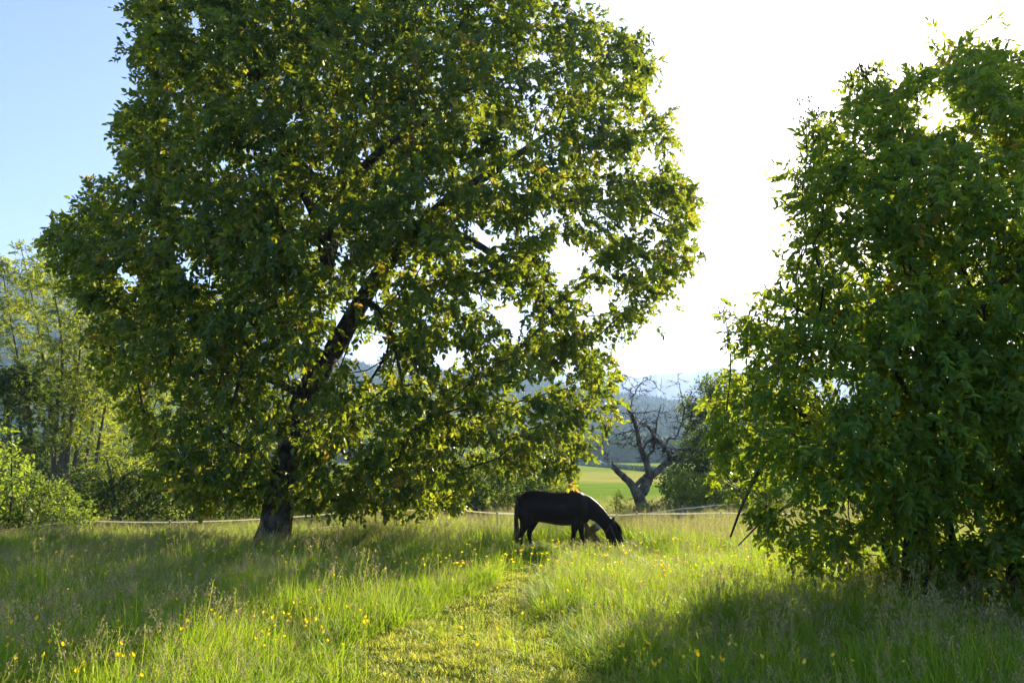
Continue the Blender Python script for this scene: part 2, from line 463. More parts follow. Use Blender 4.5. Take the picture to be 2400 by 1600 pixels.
def scatter(name, coll, P, idx, rot, scl, label, cat):
    me = bpy.data.meshes.new(name)
    P = np.ascontiguousarray(P, np.float32)
    me.vertices.add(len(P)); me.vertices.foreach_set('co', P.ravel())
    for k, a, t in (('idx', idx, 'INT'), ('rot', rot, 'FLOAT_VECTOR'), ('scl', scl, 'FLOAT_VECTOR')):
        x = me.attributes.new(k, t, 'POINT')
        x.data.foreach_set('value' if t == 'INT' else 'vector', np.ascontiguousarray(a, np.int32 if t == 'INT' else np.float32).ravel())
    o = link(bpy.data.objects.new(name, me))
    md = o.modifiers.new('scatter', 'NODES'); md.node_group = scatter_group(name + '_nodes', coll)
    tag(o, label, cat, kind='stuff')
    return o

def source_collection(name, meshes):
    c = bpy.data.collections.new(name)
    for i, me in enumerate(meshes):
        c.objects.link(bpy.data.objects.new('%s_source_%02d' % (name, i), me))
    return c

# hill forest: conifers on the crest, round crowns lower down
def conifer_mesh(seed):
    r = np.random.default_rng(seed); mb = MB()
    for k in range(5):
        z0 = 0.1 + 0.18 * k; rad = 0.19 * (1 - k / 5.6); n = 9
        a = np.arange(n) / n * 6.283 + r.uniform(0, 1)
        ring = np.stack([np.cos(a), np.sin(a), np.zeros(n)], -1) * (rad * r.uniform(0.65, 1.2, n))[:, None]
        ring[:, 2] = z0 + r.uniform(-0.03, 0.03, n)
        V = np.concatenate([ring, [[0, 0, z0 + 0.27]]])
        mb.add(V, t=[(i, (i + 1) % n, n) for i in range(n)])
    return mb.mesh('conifer', [M['hill_conifer']], False)
def round_mesh(seed):
    r = np.random.default_rng(seed)
    bm = bmesh.new(); bmesh.ops.create_icosphere(bm, subdivisions=3, radius=0.5)
    off = Vector(r.uniform(0, 50, 3))
    for v in bm.verts:
        d = 1 + 0.45 * mnoise.noise(v.co * 3.2 + off) + 0.4 * mnoise.noise(v.co * 8 + off)
        v.co = v.co * d; v.co.z = v.co.z * 0.95 + 0.5
    me = bpy.data.meshes.new('round_crown'); bm.to_mesh(me); bm.free(); me.materials.append(M['hill_round'])
    return me
def inst_solid(name, c1, c2):
    m, n, l = new_mat(name)
    p = n.new('ShaderNodeBsdfPrincipled'); p.inputs['Roughness'].default_value = 0.9; p.inputs['Specular IOR Level'].default_value = 0.1
    oi = n.new('ShaderNodeObjectInfo'); r = ramp(n, [(0, c1), (1, c2)]); l.new(oi.outputs['Random'], r.inputs[0]); l.new(r.outputs[0], p.inputs['Base Color'])
    t = n.new('ShaderNodeBsdfTranslucent'); l.new(r.outputs[0], t.inputs[0])
    x = n.new('ShaderNodeMixShader'); x.inputs[0].default_value = 0.35
    l.new(p.outputs[0], x.inputs[1]); l.new(t.outputs[0], x.inputs[2])
    o = n.new('ShaderNodeOutputMaterial'); l.new(x.outputs[0], o.inputs[0])
    return m
M['hill_conifer'] = inst_solid('hill_conifer', (0.012, 0.03, 0.014), (0.03, 0.055, 0.025))
M['hill_round'] = inst_solid('hill_round', (0.07, 0.13, 0.03), (0.17, 0.24, 0.06))
hc = source_collection('hill_tree', [conifer_mesh(1), conifer_mesh(2), round_mesh(3), round_mesh(4), round_mesh(5)])
N = 20000
d = D0 + (D1 * 1.02 - D0) * np.sqrt(RNG.uniform(0, 1, N)); d[:1500] = RNG.uniform(D0, D0 + 60, 1500)
px = RNG.uniform(-250, 2650, N)
t = (d - D0) / (D1 - D0)
patch = np.sin(px * 0.009 + d * 0.004) + np.sin(px * 0.021 - d * 0.011)
con = (t + 0.10 * patch + RNG.normal(0, 0.08, N) > 0.80) | (RNG.uniform(0, 1, N) < 0.08)
P = np.stack([(px - 1200) / F * d * CP * 1.02, d, hill_h(px, d) - 1.0], -1)
h = np.where(con, RNG.uniform(9, 16, N), RNG.uniform(8, 13, N)) * np.where(d < D0 + 80, 0.75, 1)
w = np.where(con, h * RNG.uniform(0.8, 1.1, N), h * RNG.uniform(0.85, 1.3, N))
idx = np.where(con, RNG.integers(0, 2, N), RNG.integers(2, 5, N))
rot = np.zeros((N, 3)); rot[:, 2] = RNG.uniform(0, 6.28, N)
scatter('hill_forest', hc, P, idx, rot, np.stack([w, w, h], -1), 'hazy mixed forest covering the hillside', 'forest')

# haze: one closed box of air round camera, meadow and hills
m, n, l = new_mat('haze_air')
pv = n.new('ShaderNodeVolumePrincipled')
pv.inputs['Color'].default_value = (0.42, 0.62, 1.0, 1)
pv.inputs['Density'].default_value = 0.00041
pv.inputs['Anisotropy'].default_value = 0.25
o = n.new('ShaderNodeOutputMaterial'); l.new(pv.outputs[0], o.inputs['Volume'])
mb = MB(); mb.box((0, 1270, 160), (3700, 1500, 182))
hz_o = mb.build('haze', m, smooth_shade=False); tag(hz_o, 'thin blue haze in the valley air', 'haze', kind='stuff')

# ------------------------------------------------------------------ trees
def leaflet(L, W, droop=0.25, fold=0.25):
    """one ovate leaflet along +X, eight triangles"""
    xs = np.array([0, 0.32, 0.70, 1.0]) * L
    ws = np.array([0, 0.5, 0.40, 0]) * W
    z = -droop * (xs / L) ** 2 * L
    c = np.stack([xs, np.zeros(4), z], -1)
    lft = c[1:3] + np.stack([np.zeros(2), ws[1:3], ws[1:3] * fold], -1)
    rgt = c[1:3] + np.stack([np.zeros(2), -ws[1:3], ws[1:3] * fold], -1)
    V = np.concatenate([c, lft, rgt])
    T = [(0, 1, 4), (1, 2, 5), (1, 5, 4), (2, 3, 5), (0, 6, 1), (1, 7, 2), (1, 6, 7), (2, 7, 3)]
    return V, np.array(T)

def leaflet4(L, W, droop=0.25, fold=0.25):
    """one ovate leaflet folded along its midrib, four triangles"""
    V = np.array([[0, 0, 0], [L, 0, -droop * L], [.30 * L, W * .47, W * fold * .47], [.68 * L, W * .40, W * fold * .4 - droop * L * .3], [.30 * L, -W * .47, W * fold * .47], [.68 * L, -W * .40, W * fold * .4 - droop * L * .3]])
    return V, np.array([(0, 3, 2), (0, 1, 3), (0, 4, 5), (0, 5, 1)])

def simple_leaflet(L, W, droop=0.2, fold=0.25):
    V = np.array([[0, 0, 0], [0.45 * L, W / 2, W * fold / 2], [L, 0, -droop * L], [0.45 * L, -W / 2, W * fold / 2]])
    return V, np.array([(0, 2, 1), (0, 3, 2)])

def rotz(a): c, s = math.cos(a), math.sin(a); return np.array([[c, -s, 0], [s, c, 0], [0, 0, 1]])
def rotx(a): c, s = math.cos(a), math.sin(a); return np.array([[1, 0, 0], [0, c, -s], [0, s, c]])
def roty(a): c, s = math.cos(a), math.sin(a); return np.array([[c, 0, s], [0, 1, 0], [-s, 0, c]])

def compound(seed, pairs, L, W, rach, fn=leaflet4, spread=0.9, jitter=0.3, arch=0.35):
    """a feather-shaped leaf: leaflets in pairs on an arching stalk plus one at the tip"""
    r = np.random.default_rng(seed); Vs = []; Ts = []; tint = []; n = 0
    def place(x, yaw, s):
        nonlocal n
        V, T = fn(L * s * r.uniform(0.8, 1.15), W * s * r.uniform(0.85, 1.15), r.uniform(0.1, 0.45), r.uniform(0.05, 0.4))
        R = rotz(yaw + r.normal(0, jitter * 0.6)) @ roty(r.normal(0.25, jitter)) @ rotx(r.normal(0, jitter * 1.6))
        V = V @ R.T + np.array([x, 0, -arch * x * x / max(rach, 1e-3)])
        Vs.append(V); Ts.append(T + n); tint.append(np.full(len(V), r.uniform(-0.15, 0.15))); n += len(V)
    for k in range(pairs):
        x = rach * (0.3 + 0.7 * k / max(pairs, 1))
        for sgn in (-1, 1):
            place(x, sgn * spread * r.uniform(0.8, 1.15), r.uniform(0.75, 1.0))
    place(rach, r.normal(0, 0.2), 1.1)
    # stalk
    xs = np.linspace(0, rach, 4); z = -arch * xs * xs / max(rach, 1e-3); wd = 0.004
    V = np.concatenate([np.stack([xs, np.full(4, wd), z], -1), np.stack([xs, np.full(4, -wd), z], -1)])
    T = []
    for i in range(3): T += [(i, i + 4, i + 1), (i + 1, i + 4, i + 5)]
    Vs.append(V); Ts.append(np.array(T) + n); tint.append(np.zeros(8)); n += 8
    return np.concatenate(Vs), np.concatenate(Ts), np.concatenate(tint)

def leaf_frames(axis, up_jit, rng):
    """rotation matrices with X along axis and Z roughly up"""
    a = axis / (np.linalg.norm(axis, axis=1)[:, None] + 1e-9)
    up = np.array([0, 0, 1.0]) + rng.normal(0, up_jit, a.shape)
    z = up - a * np.sum(up * a, 1)[:, None]; z /= np.linalg.norm(z, axis=1)[:, None] + 1e-9
    y = np.cross(z, a)
    return np.stack([a, y, z], -1)

def stamp(templates, P, Rm, S, tint, rng):
    """all copies of the templates merged to one vertex array"""
    pick = rng.integers(0, len(templates), len(P))
    Vs = []; Ts = []; At = []; n = 0
    for k, (V, T, tt) in enumerate(templates):
        i = np.nonzero(pick == k)[0]
        if not len(i): continue
        W = np.einsum('nij,vj->nvi', Rm[i] * S[i][:, None, None], V) + P[i][:, None]
        Vs.append(W.reshape(-1, 3)); Ts.append((T[None] + (np.arange(len(i)) * len(V))[:, None, None]).reshape(-1, 3) + n)
        At.append(np.clip(tint[i][:, None] + tt[None], 0, 1).ravel()); n += len(i) * len(V)
    return np.concatenate(Vs), np.concatenate(Ts), np.concatenate(At)

def grow(att, init, bf=0.25):
    """joins every crown point to the nearest cheap place of the growing skeleton; returns nodes, parents"""
    N0 = len(init['P']); N = len(att)
    P = np.concatenate([init['P'], att]); par = np.concatenate([init['par'], np.full(N, -1)]).astype(int)
    pl = np.concatenate([init['pl'], np.zeros(N)])
    best = np.full(N, 1e9); bn = np.zeros(N, int)
    for i in range(N0):
        if not init['ok'][i]: continue
        dd = np.linalg.norm(att - P[i], axis=1); c = dd + bf * pl[i]
        u = c < best; best[u] = c[u]; bn[u] = i
    done = np.zeros(N, bool); order = []
    for _ in range(N):
        j = int(np.argmin(np.where(done, 1e12, best))); done[j] = True
        k = N0 + j; par[k] = bn[j]; pl[k] = pl[bn[j]] + np.linalg.norm(att[j] - P[bn[j]]); order.append(k)
        dd = np.linalg.norm(att - P[k], axis=1); c = dd + bf * pl[k]
        u = (c < best) & ~done; best[u] = c[u]; bn[u] = k
    return P, par, order

def limbs_to_init(limbs, step=0.35):
    """limbs: list of (points, radii, parent limb index or -1); finely divided starting skeleton"""
    P = []; par = []; pl = []; R = []; ok = []; lists = []
    for pts, rad, pi in limbs:
        pts = catmull(pts, 6); L = np.concatenate([[0], np.cumsum(np.linalg.norm(np.diff(pts, axis=0), axis=1))])
        m_ = max(3, int(L[-1] / step) + 1); s = np.linspace(0, L[-1], m_)
        Q = np.stack([np.interp(s, L, pts[:, k]) for k in range(3)], -1)
        rr = np.interp(np.linspace(0, 1, m_), np.linspace(0, 1, len(rad)), rad)
        ids = []
        if pi < 0: prev = -1; base = 0.0
        else:
            c = lists[pi]; prev = c[int(np.argmin([np.linalg.norm(P[k] - Q[0]) for k in c]))]; base = pl[prev]
        for k in range(m_):
            P.append(Q[k]); par.append(prev); pl.append(base + s[k]); R.append(rr[k]); ok.append(pi >= 0 or s[k] > 0.25 * L[-1])
            prev = len(P) - 1; ids.append(prev)
        lists.append(ids)
    return dict(P=np.array(P), par=np.array(par), pl=np.array(pl), R=np.array(R), ok=np.array(ok), lists=lists)

def build_tree(root, seed, init, att, templates, leaf_material, bark, twig, leaves_per=3, leaf_scale=(0.8, 1.2),
               droop=0.5, bf=0.25, tip_r=0.006, expo=2.3, keep=None, tints=(0.45, 0.25), singles=0, up_jit=0.6, rnd=0.8, outc=None,
               rare=0.008, smooth_it=2, trunk_min=0.06, spread=0.12):
    rng = np.random.default_rng(seed)
    P, par, order = grow(att, init, bf)
    n0 = len(init['P']); n = len(P)
    kids = [[] for _ in range(n)]
    for i in range(n):
        if par[i] >= 0: kids[par[i]].append(i)
    for _ in range(smooth_it):
        Q = P.copy()
        for i in range(n0, n):
            if kids[i]:
                Q[i] = 0.5 * P[i] + 0.25 * P[par[i]] + 0.25 * np.mean([P[k] for k in kids[i]], axis=0)
        P = Q
    # radii from tips inwards
    R = np.zeros(n); acc = np.zeros(n)
    spec = np.zeros(n); spec[:n0] = init['R']
    for i in list(reversed(order)):
        R[i] = max(tip_r, acc[i] ** (1 / expo)) if acc[i] > 0 else tip_r
        acc[par[i]] += R[i] ** expo
    R[:n0] = spec[:n0]
    trunk = MB(); branch = MB()
    for ids in init['lists']:
        P0 = P[ids]; R0 = R[ids]
        if par[ids[0]] >= 0:
            P0 = np.concatenate([P[par[ids[0]]][None], P0]); R0 = np.concatenate([[R0[0]], R0])
        (trunk if R0[0] > trunk_min else branch).tube(P0, R0, 12 if R0[0] > 0.1 else 7, wob=0.09 if R0[0] > 0.1 else 0.05, seed=seed + ids[0])
    started = np.zeros(n, bool)
    for i in order:
        if started[i]: continue
        # chain starting at i
        ch = [par[i], i]; started[i] = True
        while kids[ch[-1]]:
            nx = max(kids[ch[-1]], key=lambda k: R[k])
            started[nx] = True; ch.append(nx)
        pts = P[ch]
        if len(ch) == 2:
            mid = (pts[0] + pts[1]) / 2 + rng.normal(0, 0.05, 3) * np.linalg.norm(pts[1] - pts[0]); pts = np.stack([pts[0], mid, pts[1]]); rr = np.array([R[i], R[i] * 0.85, R[i] * 0.6])
        else:
            rr = np.concatenate([[R[i]], R[ch[1:]]])
        sides = 6 if rr[0] > 0.03 else (4 if rr[0] > 0.012 else 3)
        branch.tube(pts, rr, sides, cap=False)
    trunk.build('trunk', bark, root)
    if branch.n: branch.build('branches', twig, root)
    # leaves
    ends = np.array(order)
    src = np.repeat(ends, leaves_per)
    dirv = P[src] - P[par[src]]; ln = np.linalg.norm(dirv, axis=1)[:, None]; dirv = dirv / (ln + 1e-9)
    tpos = rng.uniform(0.15, 1.0, len(src))[:, None]
    pos = P[par[src]] + (P[src] - P[par[src]]) * tpos + rng.normal(0, spread, (len(src), 3)) * np.array([1, 1, 0.8])
    cen = P.mean(0) if outc is None else np.asarray(outc)
    outv = pos - cen; outv /= np.linalg.norm(outv, axis=1)[:, None]
    axis = dirv * 0.5 + rng.normal(0, rnd, pos.shape) + outv * 0.45 + np.array([0, 0, -droop])
    if keep is not None:
        ctr = pos + axis / np.linalg.norm(axis, axis=1)[:, None] * 0.15
        k = keep(ctr, rng); pos, axis = pos[k], axis[k]
    Rm = leaf_frames(axis, up_jit, rng); S = rng.uniform(*leaf_scale, len(pos))
    tint = np.clip(rng.normal(tints[0], tints[1], len(pos)), 0, 0.93); tint[rng.uniform(0, 1, len(pos)) < rare] = 1.0
    if singles:
        dist = np.linalg.norm(pos - np.array([0, 0, CAM_H]), axis=1) - S * 2
        pxs, pys = project(pos); vis = (pxs > 0) & (pxs < 2400) & (pys > 0) & (pys < 1600)
        sel = np.argsort(np.where(vis, dist, 1e9))[:singles]
        mask = np.zeros(len(pos), bool); mask[sel] = True
        sm = [np_mesh('leaf', V, [T], [leaf_material], attrs={'tint': np.clip(0.45 + tt, 0, 1)}) for V, T, tt in templates]
        for i in sel:
            o = bpy.data.objects.new('leaf', sm[int(rng.integers(0, len(sm)))])
            mw = Matrix.Identity(4)
            for a in range(3):
                for b in range(3): mw[a][b] = Rm[i][a, b] * S[i]
                mw[a][3] = pos[i][a] - root.location[a]
            o.matrix_local = mw; link(o, root)
        pos, Rm, S, tint = pos[~mask], Rm[~mask], S[~mask], tint[~mask]
    V, T, A = stamp(templates, pos, Rm, S, tint, rng)
    me = np_mesh('crown', V, [T], [leaf_material], attrs={'tint': A})
    cr = link(bpy.data.objects.new('crown', me), root); tag(cr, kind='stuff')
    # world-space geometry below an Empty at the base
    for c in root.children:
        if c.type == 'MESH' and not c.name.startswith('leaf'):
            c.location = -Vector(root.location)
    return cr

def sample_crown(n, poly, depth, half, seed, edge_px, holes=(), back=1.0, power=0.7, dens=None, bounds=None):
    """crown points: inside the outline, spread in depth as a rounded volume"""
    rng = np.random.default_rng(seed); poly = np.asarray(poly, float)
    lo, hi = poly.min(0), poly.max(0); out = []; tot = 0
    while tot < n:
        q = rng.uniform(lo, hi, (n * 2, 2)); ok = in_poly(q[:, 0], q[:, 1], poly)
        for (cx, cy_, rx, ry, pr) in holes:
            ok &= ~((((q[:, 0] - cx) / rx) ** 2 + ((q[:, 1] - cy_) / ry) ** 2 < 1) & (rng.uniform(0, 1, len(q)) < pr))
        if dens is not None: ok &= rng.uniform(0, 1, len(q)) < dens(q)
        q = q[ok]
        e = np.clip(poly_dist(q[:, 0], q[:, 1], poly) / edge_px, 0, 1)
        th = half * np.sqrt(1 - (1 - e) ** 2) + 0.25
        s = rng.uniform(-1, 1, len(q)); s = np.sign(s) * np.abs(s) ** power
        dd = depth + s * th * np.where(s > 0, back, 1.0)
        p = at(q[:, 0], q[:, 1], dd)
        p = p[p[:, 2] > 0.35]
        out.append(p); tot += len(p)
    return np.concatenate(out)[:n]

# ---- the large shade tree
TD = 19.2
def L3(pts, ddep=None):
    pts = np.asarray(pts, float); d = np.full(len(pts), TD) if ddep is None else TD + np.asarray(ddep, float)
    return at(pts[:, 0], pts[:, 1], d)
base = to_ground(640.0, 1284.0); base = np.array([at(640, 1290, TD)[0], TD, 0.0])
limbs = [
    (np.concatenate([[base + [-0.05, 0, -0.15]], L3([(648, 1240), (660, 1150), (682, 1050), (708, 950), (742, 885), (772, 830)])]), [0.50, 0.38, 0.33, 0.31, 0.30, 0.30, 0.29], -1),
    (L3([(772, 830), (768, 700), (770, 580), (765, 450), (772, 330), (790, 180), (800, 0), (790, -140)], [0, .1, .2, 0, -.2, -.2, 0, .2]), [0.25, 0.22, 0.19, 0.16, 0.13, 0.10, 0.06, 0.03], 0),
    (L3([(780, 825), (812, 768), (852, 700), (890, 640), (960, 560), (1050, 470), (1160, 400), (1300, 300)], [0, -.1, -.2, -.3, -.6, -1, -1.5, -2]), [0.24, 0.22, 0.18, 0.16, 0.14, 0.11, 0.08, 0.03], 0),
    (L3([(768, 560), (835, 415), (925, 330), (1025, 268), (1130, 150), (1210, 40)], [0, .3, .6, 1, 1.4, 2]), [0.15, 0.14, 0.13, 0.11, 0.07, 0.03], 1),
    (L3([(768, 580), (690, 545), (590, 560), (450, 560), (310, 560), (190, 570)], [0, .2, .5, .4, .2, 0]), [0.13, 0.11, 0.09, 0.07, 0.05, 0.02], 1),
    (L3([(766, 450), (650, 330), (520, 230), (410, 120), (340, 40)], [0, .5, .8, 1, 1.2]), [0.13, 0.11, 0.09, 0.06, 0.02], 1),
    (L3([(960, 560), (1060, 545), (1160, 600), (1240, 665), (1330, 780), (1385, 890)], [-.6, 0, .5, .8, 1, 1.1]), [0.11, 0.10, 0.09, 0.08, 0.05, 0.02], 2),
    (L3([(715, 930), (610, 880), (490, 870), (370, 900)], [0, -.5, -1, -1.5]), [0.11, 0.09, 0.06, 0.02], 0),
    (L3([(768, 640), (740, 520), (690, 420), (640, 330)], [0, -1.8, -3.2, -4.2]), [0.13, 0.11, 0.08, 0.03], 1),
    (L3([(770, 620), (800, 520), (850, 430), (900, 350)], [0, 2, 3.8, 5]), [0.13, 0.11, 0.08, 0.03], 1),
    (L3([(850, 700), (900, 740), (930, 830), (950, 950)], [-.2, -1.5, -2.4, -3]), [0.10, 0.08, 0.05, 0.02], 2),
    (L3([(740, 885), (700, 820), (650, 800), (580, 850), (540, 960)], [0, -1.4, -2.6, -3.3, -3.8]), [0.11, 0.09, 0.06, 0.04, 0.02], 0),
    (L3([(1050, 470), (1200, 460), (1350, 470), (1480, 480), (1570, 520)], [-1, -.6, -.3, 0, 0]), [0.09, 0.08, 0.06, 0.04, 0.02], 2),
]
CROWN = [(320, -200), (305, -60), (300, 60), (285, 110), (310, 160), (355, 185), (325, 225), (280, 255), (300, 300), (270, 345), (300, 385), (215, 415), (205, 460), (150, 515), (105, 545),
         (130, 600), (165, 640), (180, 695), (245, 715), (225, 800), (250, 880), (300, 930), (320, 1010), (350, 1060), (370, 1130), (440, 1175), (520, 1185), (620, 1195), (720, 1185), (850, 1200),
         (930, 1185), (1020, 1190), (1090, 1165), (1105, 1100), (1080, 1040), (1150, 1085), (1270, 1075), (1305, 1140), (1360, 1130), (1345, 1075), (1395, 1045), (1425, 980), (1445, 900), (1425, 850), (1400, 770),
         (1370, 700), (1400, 690), (1430, 785), (1490, 770), (1535, 720), (1570, 655), (1630, 605), (1620, 520), (1640, 420), (1590, 390), (1595, 320), (1570, 275), (1530, 200), (1540, 100), (1450, 60), (1400, 20), (1330, -10), (1330, -120), (1050, -230), (600, -240)]
HOLES = [(808, 735, 34, 40, 1), (872, 800, 44, 34, .95), (860, 850, 48, 36, .9), (1195, 735, 40, 44, .92), (1140, 545, 60, 36, .9), (1330, 605, 58, 34, .97), (1405, 690, 38, 32, .97), (870, 700, 36, 30, .9),
         (445, 620, 30, 26, .9), (300, 650, 26, 30, .9), (860, 360, 30, 24, .9), (1215, 405, 44, 22, .9), (1040, 830, 36, 30, .8), (380, 905, 40, 30, .85), (470, 60, 34, 22, .9), (1250, 900, 36, 30, .8), (940, 600, 30, 24, .8), (1120, 690, 30, 30, .85)]
def dens_tree(q):
    x, y = q[:, 0], q[:, 1]
    d = np.ones(len(q))
    d *= np.where((x > 830) & (y > 620), 0.60, 1.0)
    d *= np.where((x > 1060) & (y > 850), 0.8, 1.0)
    d *= np.where((x <= 830) & (y > 760), 0.72, 1.0)
    d *= np.where((x > 560) & (x < 800) & (y > 820), 0.7, 1)
    d *= np.where(y < 640, 1 - .42 * smooth(900, 1350, x), 1)
    d *= np.where((x > 830) & (x < 1100) & (y > 880), 1.05, 1)
    return d
tree_att = sample_crown(4900, CROWN, TD, 5.0, 21, 420, HOLES, power=0.75, dens=dens_tree)
def keep_tree(c, rng):
    px, py = project(c); k = np.ones(len(c), bool)
    for (cx, cy_, rx, ry, pr) in HOLES:
        k &= ~((((px - cx) / rx) ** 2 + ((py - cy_) / ry) ** 2 < 0.8) & (rng.uniform(0, 1, len(px)) < pr * 0.8))
    # the trunk stays in view below the crown
    k &= ~((np.abs(px - 640) < 60) & (py > 1185) & (rng.uniform(0, 1, len(px)) < 0.9))
    k &= ~((np.abs(px - 769) < 34) & (py > 520) & (py < 850) & (c[:, 1] < TD) & (rng.uniform(0, 1, len(px)) < .75))
    k &= ~((np.abs(px - (700 + (950 - py) * .42)) < 30) & (py > 830) & (py < 1000) & (c[:, 1] < TD) & (rng.uniform(0, 1, len(px)) < .25))
    for (x0, y0, x1, y1, w, pr) in ((655, 1200, 680, 1060, 36, .55), (775, 840, 815, 765, 30, .65), (815, 765, 860, 690, 26, .6), (860, 690, 960, 560, 20, .35), (835, 415, 925, 330, 24, .7), (925, 330, 1030, 265, 22, .6), (990, 480, 1080, 400, 20, .5), (730, 910, 772, 830, 28, .4)):
        t = np.clip(((px - x0) * (x1 - x0) + (py - y0) * (y1 - y0)) / ((x1 - x0) ** 2 + (y1 - y0) ** 2), 0, 1)
        k &= ~((np.hypot(px - x0 - t * (x1 - x0), py - y0 - t * (y1 - y0)) < w) & (c[:, 1] < TD + .2) & (rng.uniform(0, 1, len(px)) < pr))
    k &= c[:, 2] > 0.75
    return k
tmpl = [compound(s, 3, 0.145, 0.092, 0.23, jitter=0.45, arch=0.6) for s in range(100, 106)]
root = thing('shade_tree', 'large spreading leafy tree with thick forked trunk filling the left and middle', 'tree', tuple(base))
build_tree(root, 5, limbs_to_init(limbs), tree_att, tmpl, M['tree_leaf'], M['bark'], M['twig'], leaves_per=7, droop=0.75, keep=keep_tree,
           singles=300, outc=(base[0] + 1.5, TD, 6.5), tints=(0.45, 0.25), spread=0.16)

# ---- the many-stemmed tree on the right, sun behind it
BD = 10.3
bb = np.array([at(2330, 1300, BD)[0], BD, 0.0])
limbs = []
rs = np.random.default_rng(77)
stem_targets = [(1830, 700, -.8), (1760, 1000, .4), (2000, 450, .8), (2120, 350, -.6), (2290, 260, .3), (2420, 300, -1.2), (2560, 380, .5), (2060, 800, -2.0), (2350, 650, -2.2), (2680, 600, -.4), (2250, 500, 2.0), (1900, 1100, 1.8), (2500, 800, 2.0)]
for k, (tx, ty, dd) in enumerate(stem_targets):
    tip = at(tx, ty, BD + dd)
    b0 = bb + np.array([rs.uniform(-1.6, 1.4), rs.uniform(-0.8, 0.8), -0.1])
    mid = b0 * 0.45 + tip * 0.55; mid[2] = b0[2] * 0.3 + tip[2] * 0.7; mid[:2] = b0[:2] * 0.62 + tip[:2] * 0.38
    limbs.append((np.array([b0, b0 * 0.75 + mid * 0.25 + [0, 0, .3], mid, tip]), [rs.uniform(0.04, 0.065), 0.045, 0.035, 0.015], -1))
# two long shoots sagging out of the left side to the grass
limbs.append((np.concatenate([[bb + [-1, -.3, 1.2]], at(np.array([1950, 1850, 1790, 1745, 1712]), np.array([1000, 1010, 1085, 1170, 1258]), np.array([BD, BD - .2, BD - .4, BD - .5, BD - .6]))]), [0.05, 0.045, 0.035, 0.03, 0.022, 0.012], -1))
limbs.append((np.concatenate([[bb + [-.8, -.2, 1.0]], at(np.array([2000, 1900, 1830, 1770, 1730]), np.array([1130, 1150, 1195, 1235, 1278]), np.array([BD + .3, BD, BD - .3, BD - .4, BD - .4]))]), [0.04, 0.035, 0.028, 0.02, 0.016, 0.008], -1))
BUSH = [(2270, 78), (2330, 110), (2420, 150), (2560, 170), (2760, 320), (2900, 600), (2950, 1000), (2900, 1330), (2600, 1480), (2400, 1440), (2250, 1410), (2100, 1365), (2000, 1335), (1900, 1310), (1830, 1290),
        (1770, 1215), (1720, 1140), (1665, 1110), (1640, 1050), (1668, 990), (1655, 935), (1700, 890), (1722, 840), (1690, 800), (1705, 760), (1775, 700), (1805, 660), (1850, 615), (1862, 560), (1895, 520), (1870, 470),
        (1825, 430), (1850, 380), (1855, 340), (1880, 300), (1925, 265), (1985, 240), (2012, 200), (2050, 180), (2085, 190), (2130, 175), (2175, 150), (2200, 130), (2225, 105)]
SUNPX, SUNPY = project(np.array([sun_dir[0], sun_dir[1], sun_dir[2] + CAM_H]) * np.array([1, 1, 1]))
def sun_gap(px, py):
    a = np.arctan2(py - SUNPY, px - SUNPX); r = 38 + 8 * np.sin(a * 3 + 1) + 7 * np.sin(a * 7)
    return np.hypot(px - SUNPX, py - SUNPY) < r
BHOLES = [(1975, 905, 36, 26, .9), (2085, 620, 22, 20, .8), (1990, 1190, 50, 60, .6), (2250, 1230, 70, 40, .55), (2080, 1290, 60, 40, .6), (2350, 1320, 60, 30, .5)]
def dens_bush(q):
    y = q[:, 1]; x = q[:, 0]
    return np.where(y > 1100, 0.6 + .3 * smooth(1900, 2100, x), 1.0) * (0.48 + 0.52 * smooth(1760, 2100, x))
def keep_bush(c, rng):
    px, py = project(c); k = ~sun_gap(px, py)
    for (cx, cy_, rx, ry, pr) in BHOLES:
        k &= ~((((px - cx) / rx) ** 2 + ((py - cy_) / ry) ** 2 < 0.9) & (rng.uniform(0, 1, len(px)) < pr))
    return k
bush_att = sample_crown(3500, BUSH, BD, 2.4, 31, 400, BHOLES, power=0.7, dens=dens_bush)
px, py = project(bush_att); bush_att = bush_att[np.hypot(px - SUNPX, py - SUNPY) > 54]
tmpl = [compound(s, 3, 0.116, 0.054, 0.17, jitter=0.38, arch=0.9) for s in range(200, 206)]
root = thing('many_stemmed_tree', 'tall dense many-stemmed leafy tree at the right edge with sun behind it', 'tree', tuple(bb))
build_tree(root, 9, limbs_to_init(limbs), bush_att, tmpl, M['bush_leaf'], M['bark'], M['twig'], leaves_per=6, droop=0.7, keep=keep_bush, leaf_scale=(.7, 1.15),
           singles=300, outc=(bb[0], BD, 3.0), spread=0.13, tip_r=0.005, trunk_min=0.03)
# withered flower heads on its topmost shoots
fl = MB()
for (fx, fy, fd_) in [(2035, 165, 0), (2005, 190, .4), (2075, 180, -.2), (1890, 240, .1), (1905, 262, .3), (2150, 180, .2), (2330, 105, -.2), (1870, 560, .2), (1712, 745, 0)]:
    tip = at(fx, fy + 62, BD + fd_)
    fl.tube([tip - [0.1, 0, .9], tip - [.02, 0, .4], tip], [.011, .010, .008], 4, cap=False)
    for k in range(6):
        e = tip + np.array([rs.normal(0, .10), rs.normal(0, .1), rs.uniform(.2, .48)])
        fl.tube([tip, (tip + e) / 2 + rs.normal(0, .02, 3), e], [0.008, 0.007, 0.006], 3, cap=False)
        for q in range(5):
            e2 = e + np.array([rs.normal(0, .05), rs.normal(0, .05), rs.uniform(0, .1)]); fl.tube([e, e2], [0.005, 0.005], 3, cap=False)
            fl.box(e2, (0.007, 0.007, 0.014))
o = fl.build('withered_flower_heads', M['twig'], root); o.location = -Vector(root.location); tag(o, kind='stuff')

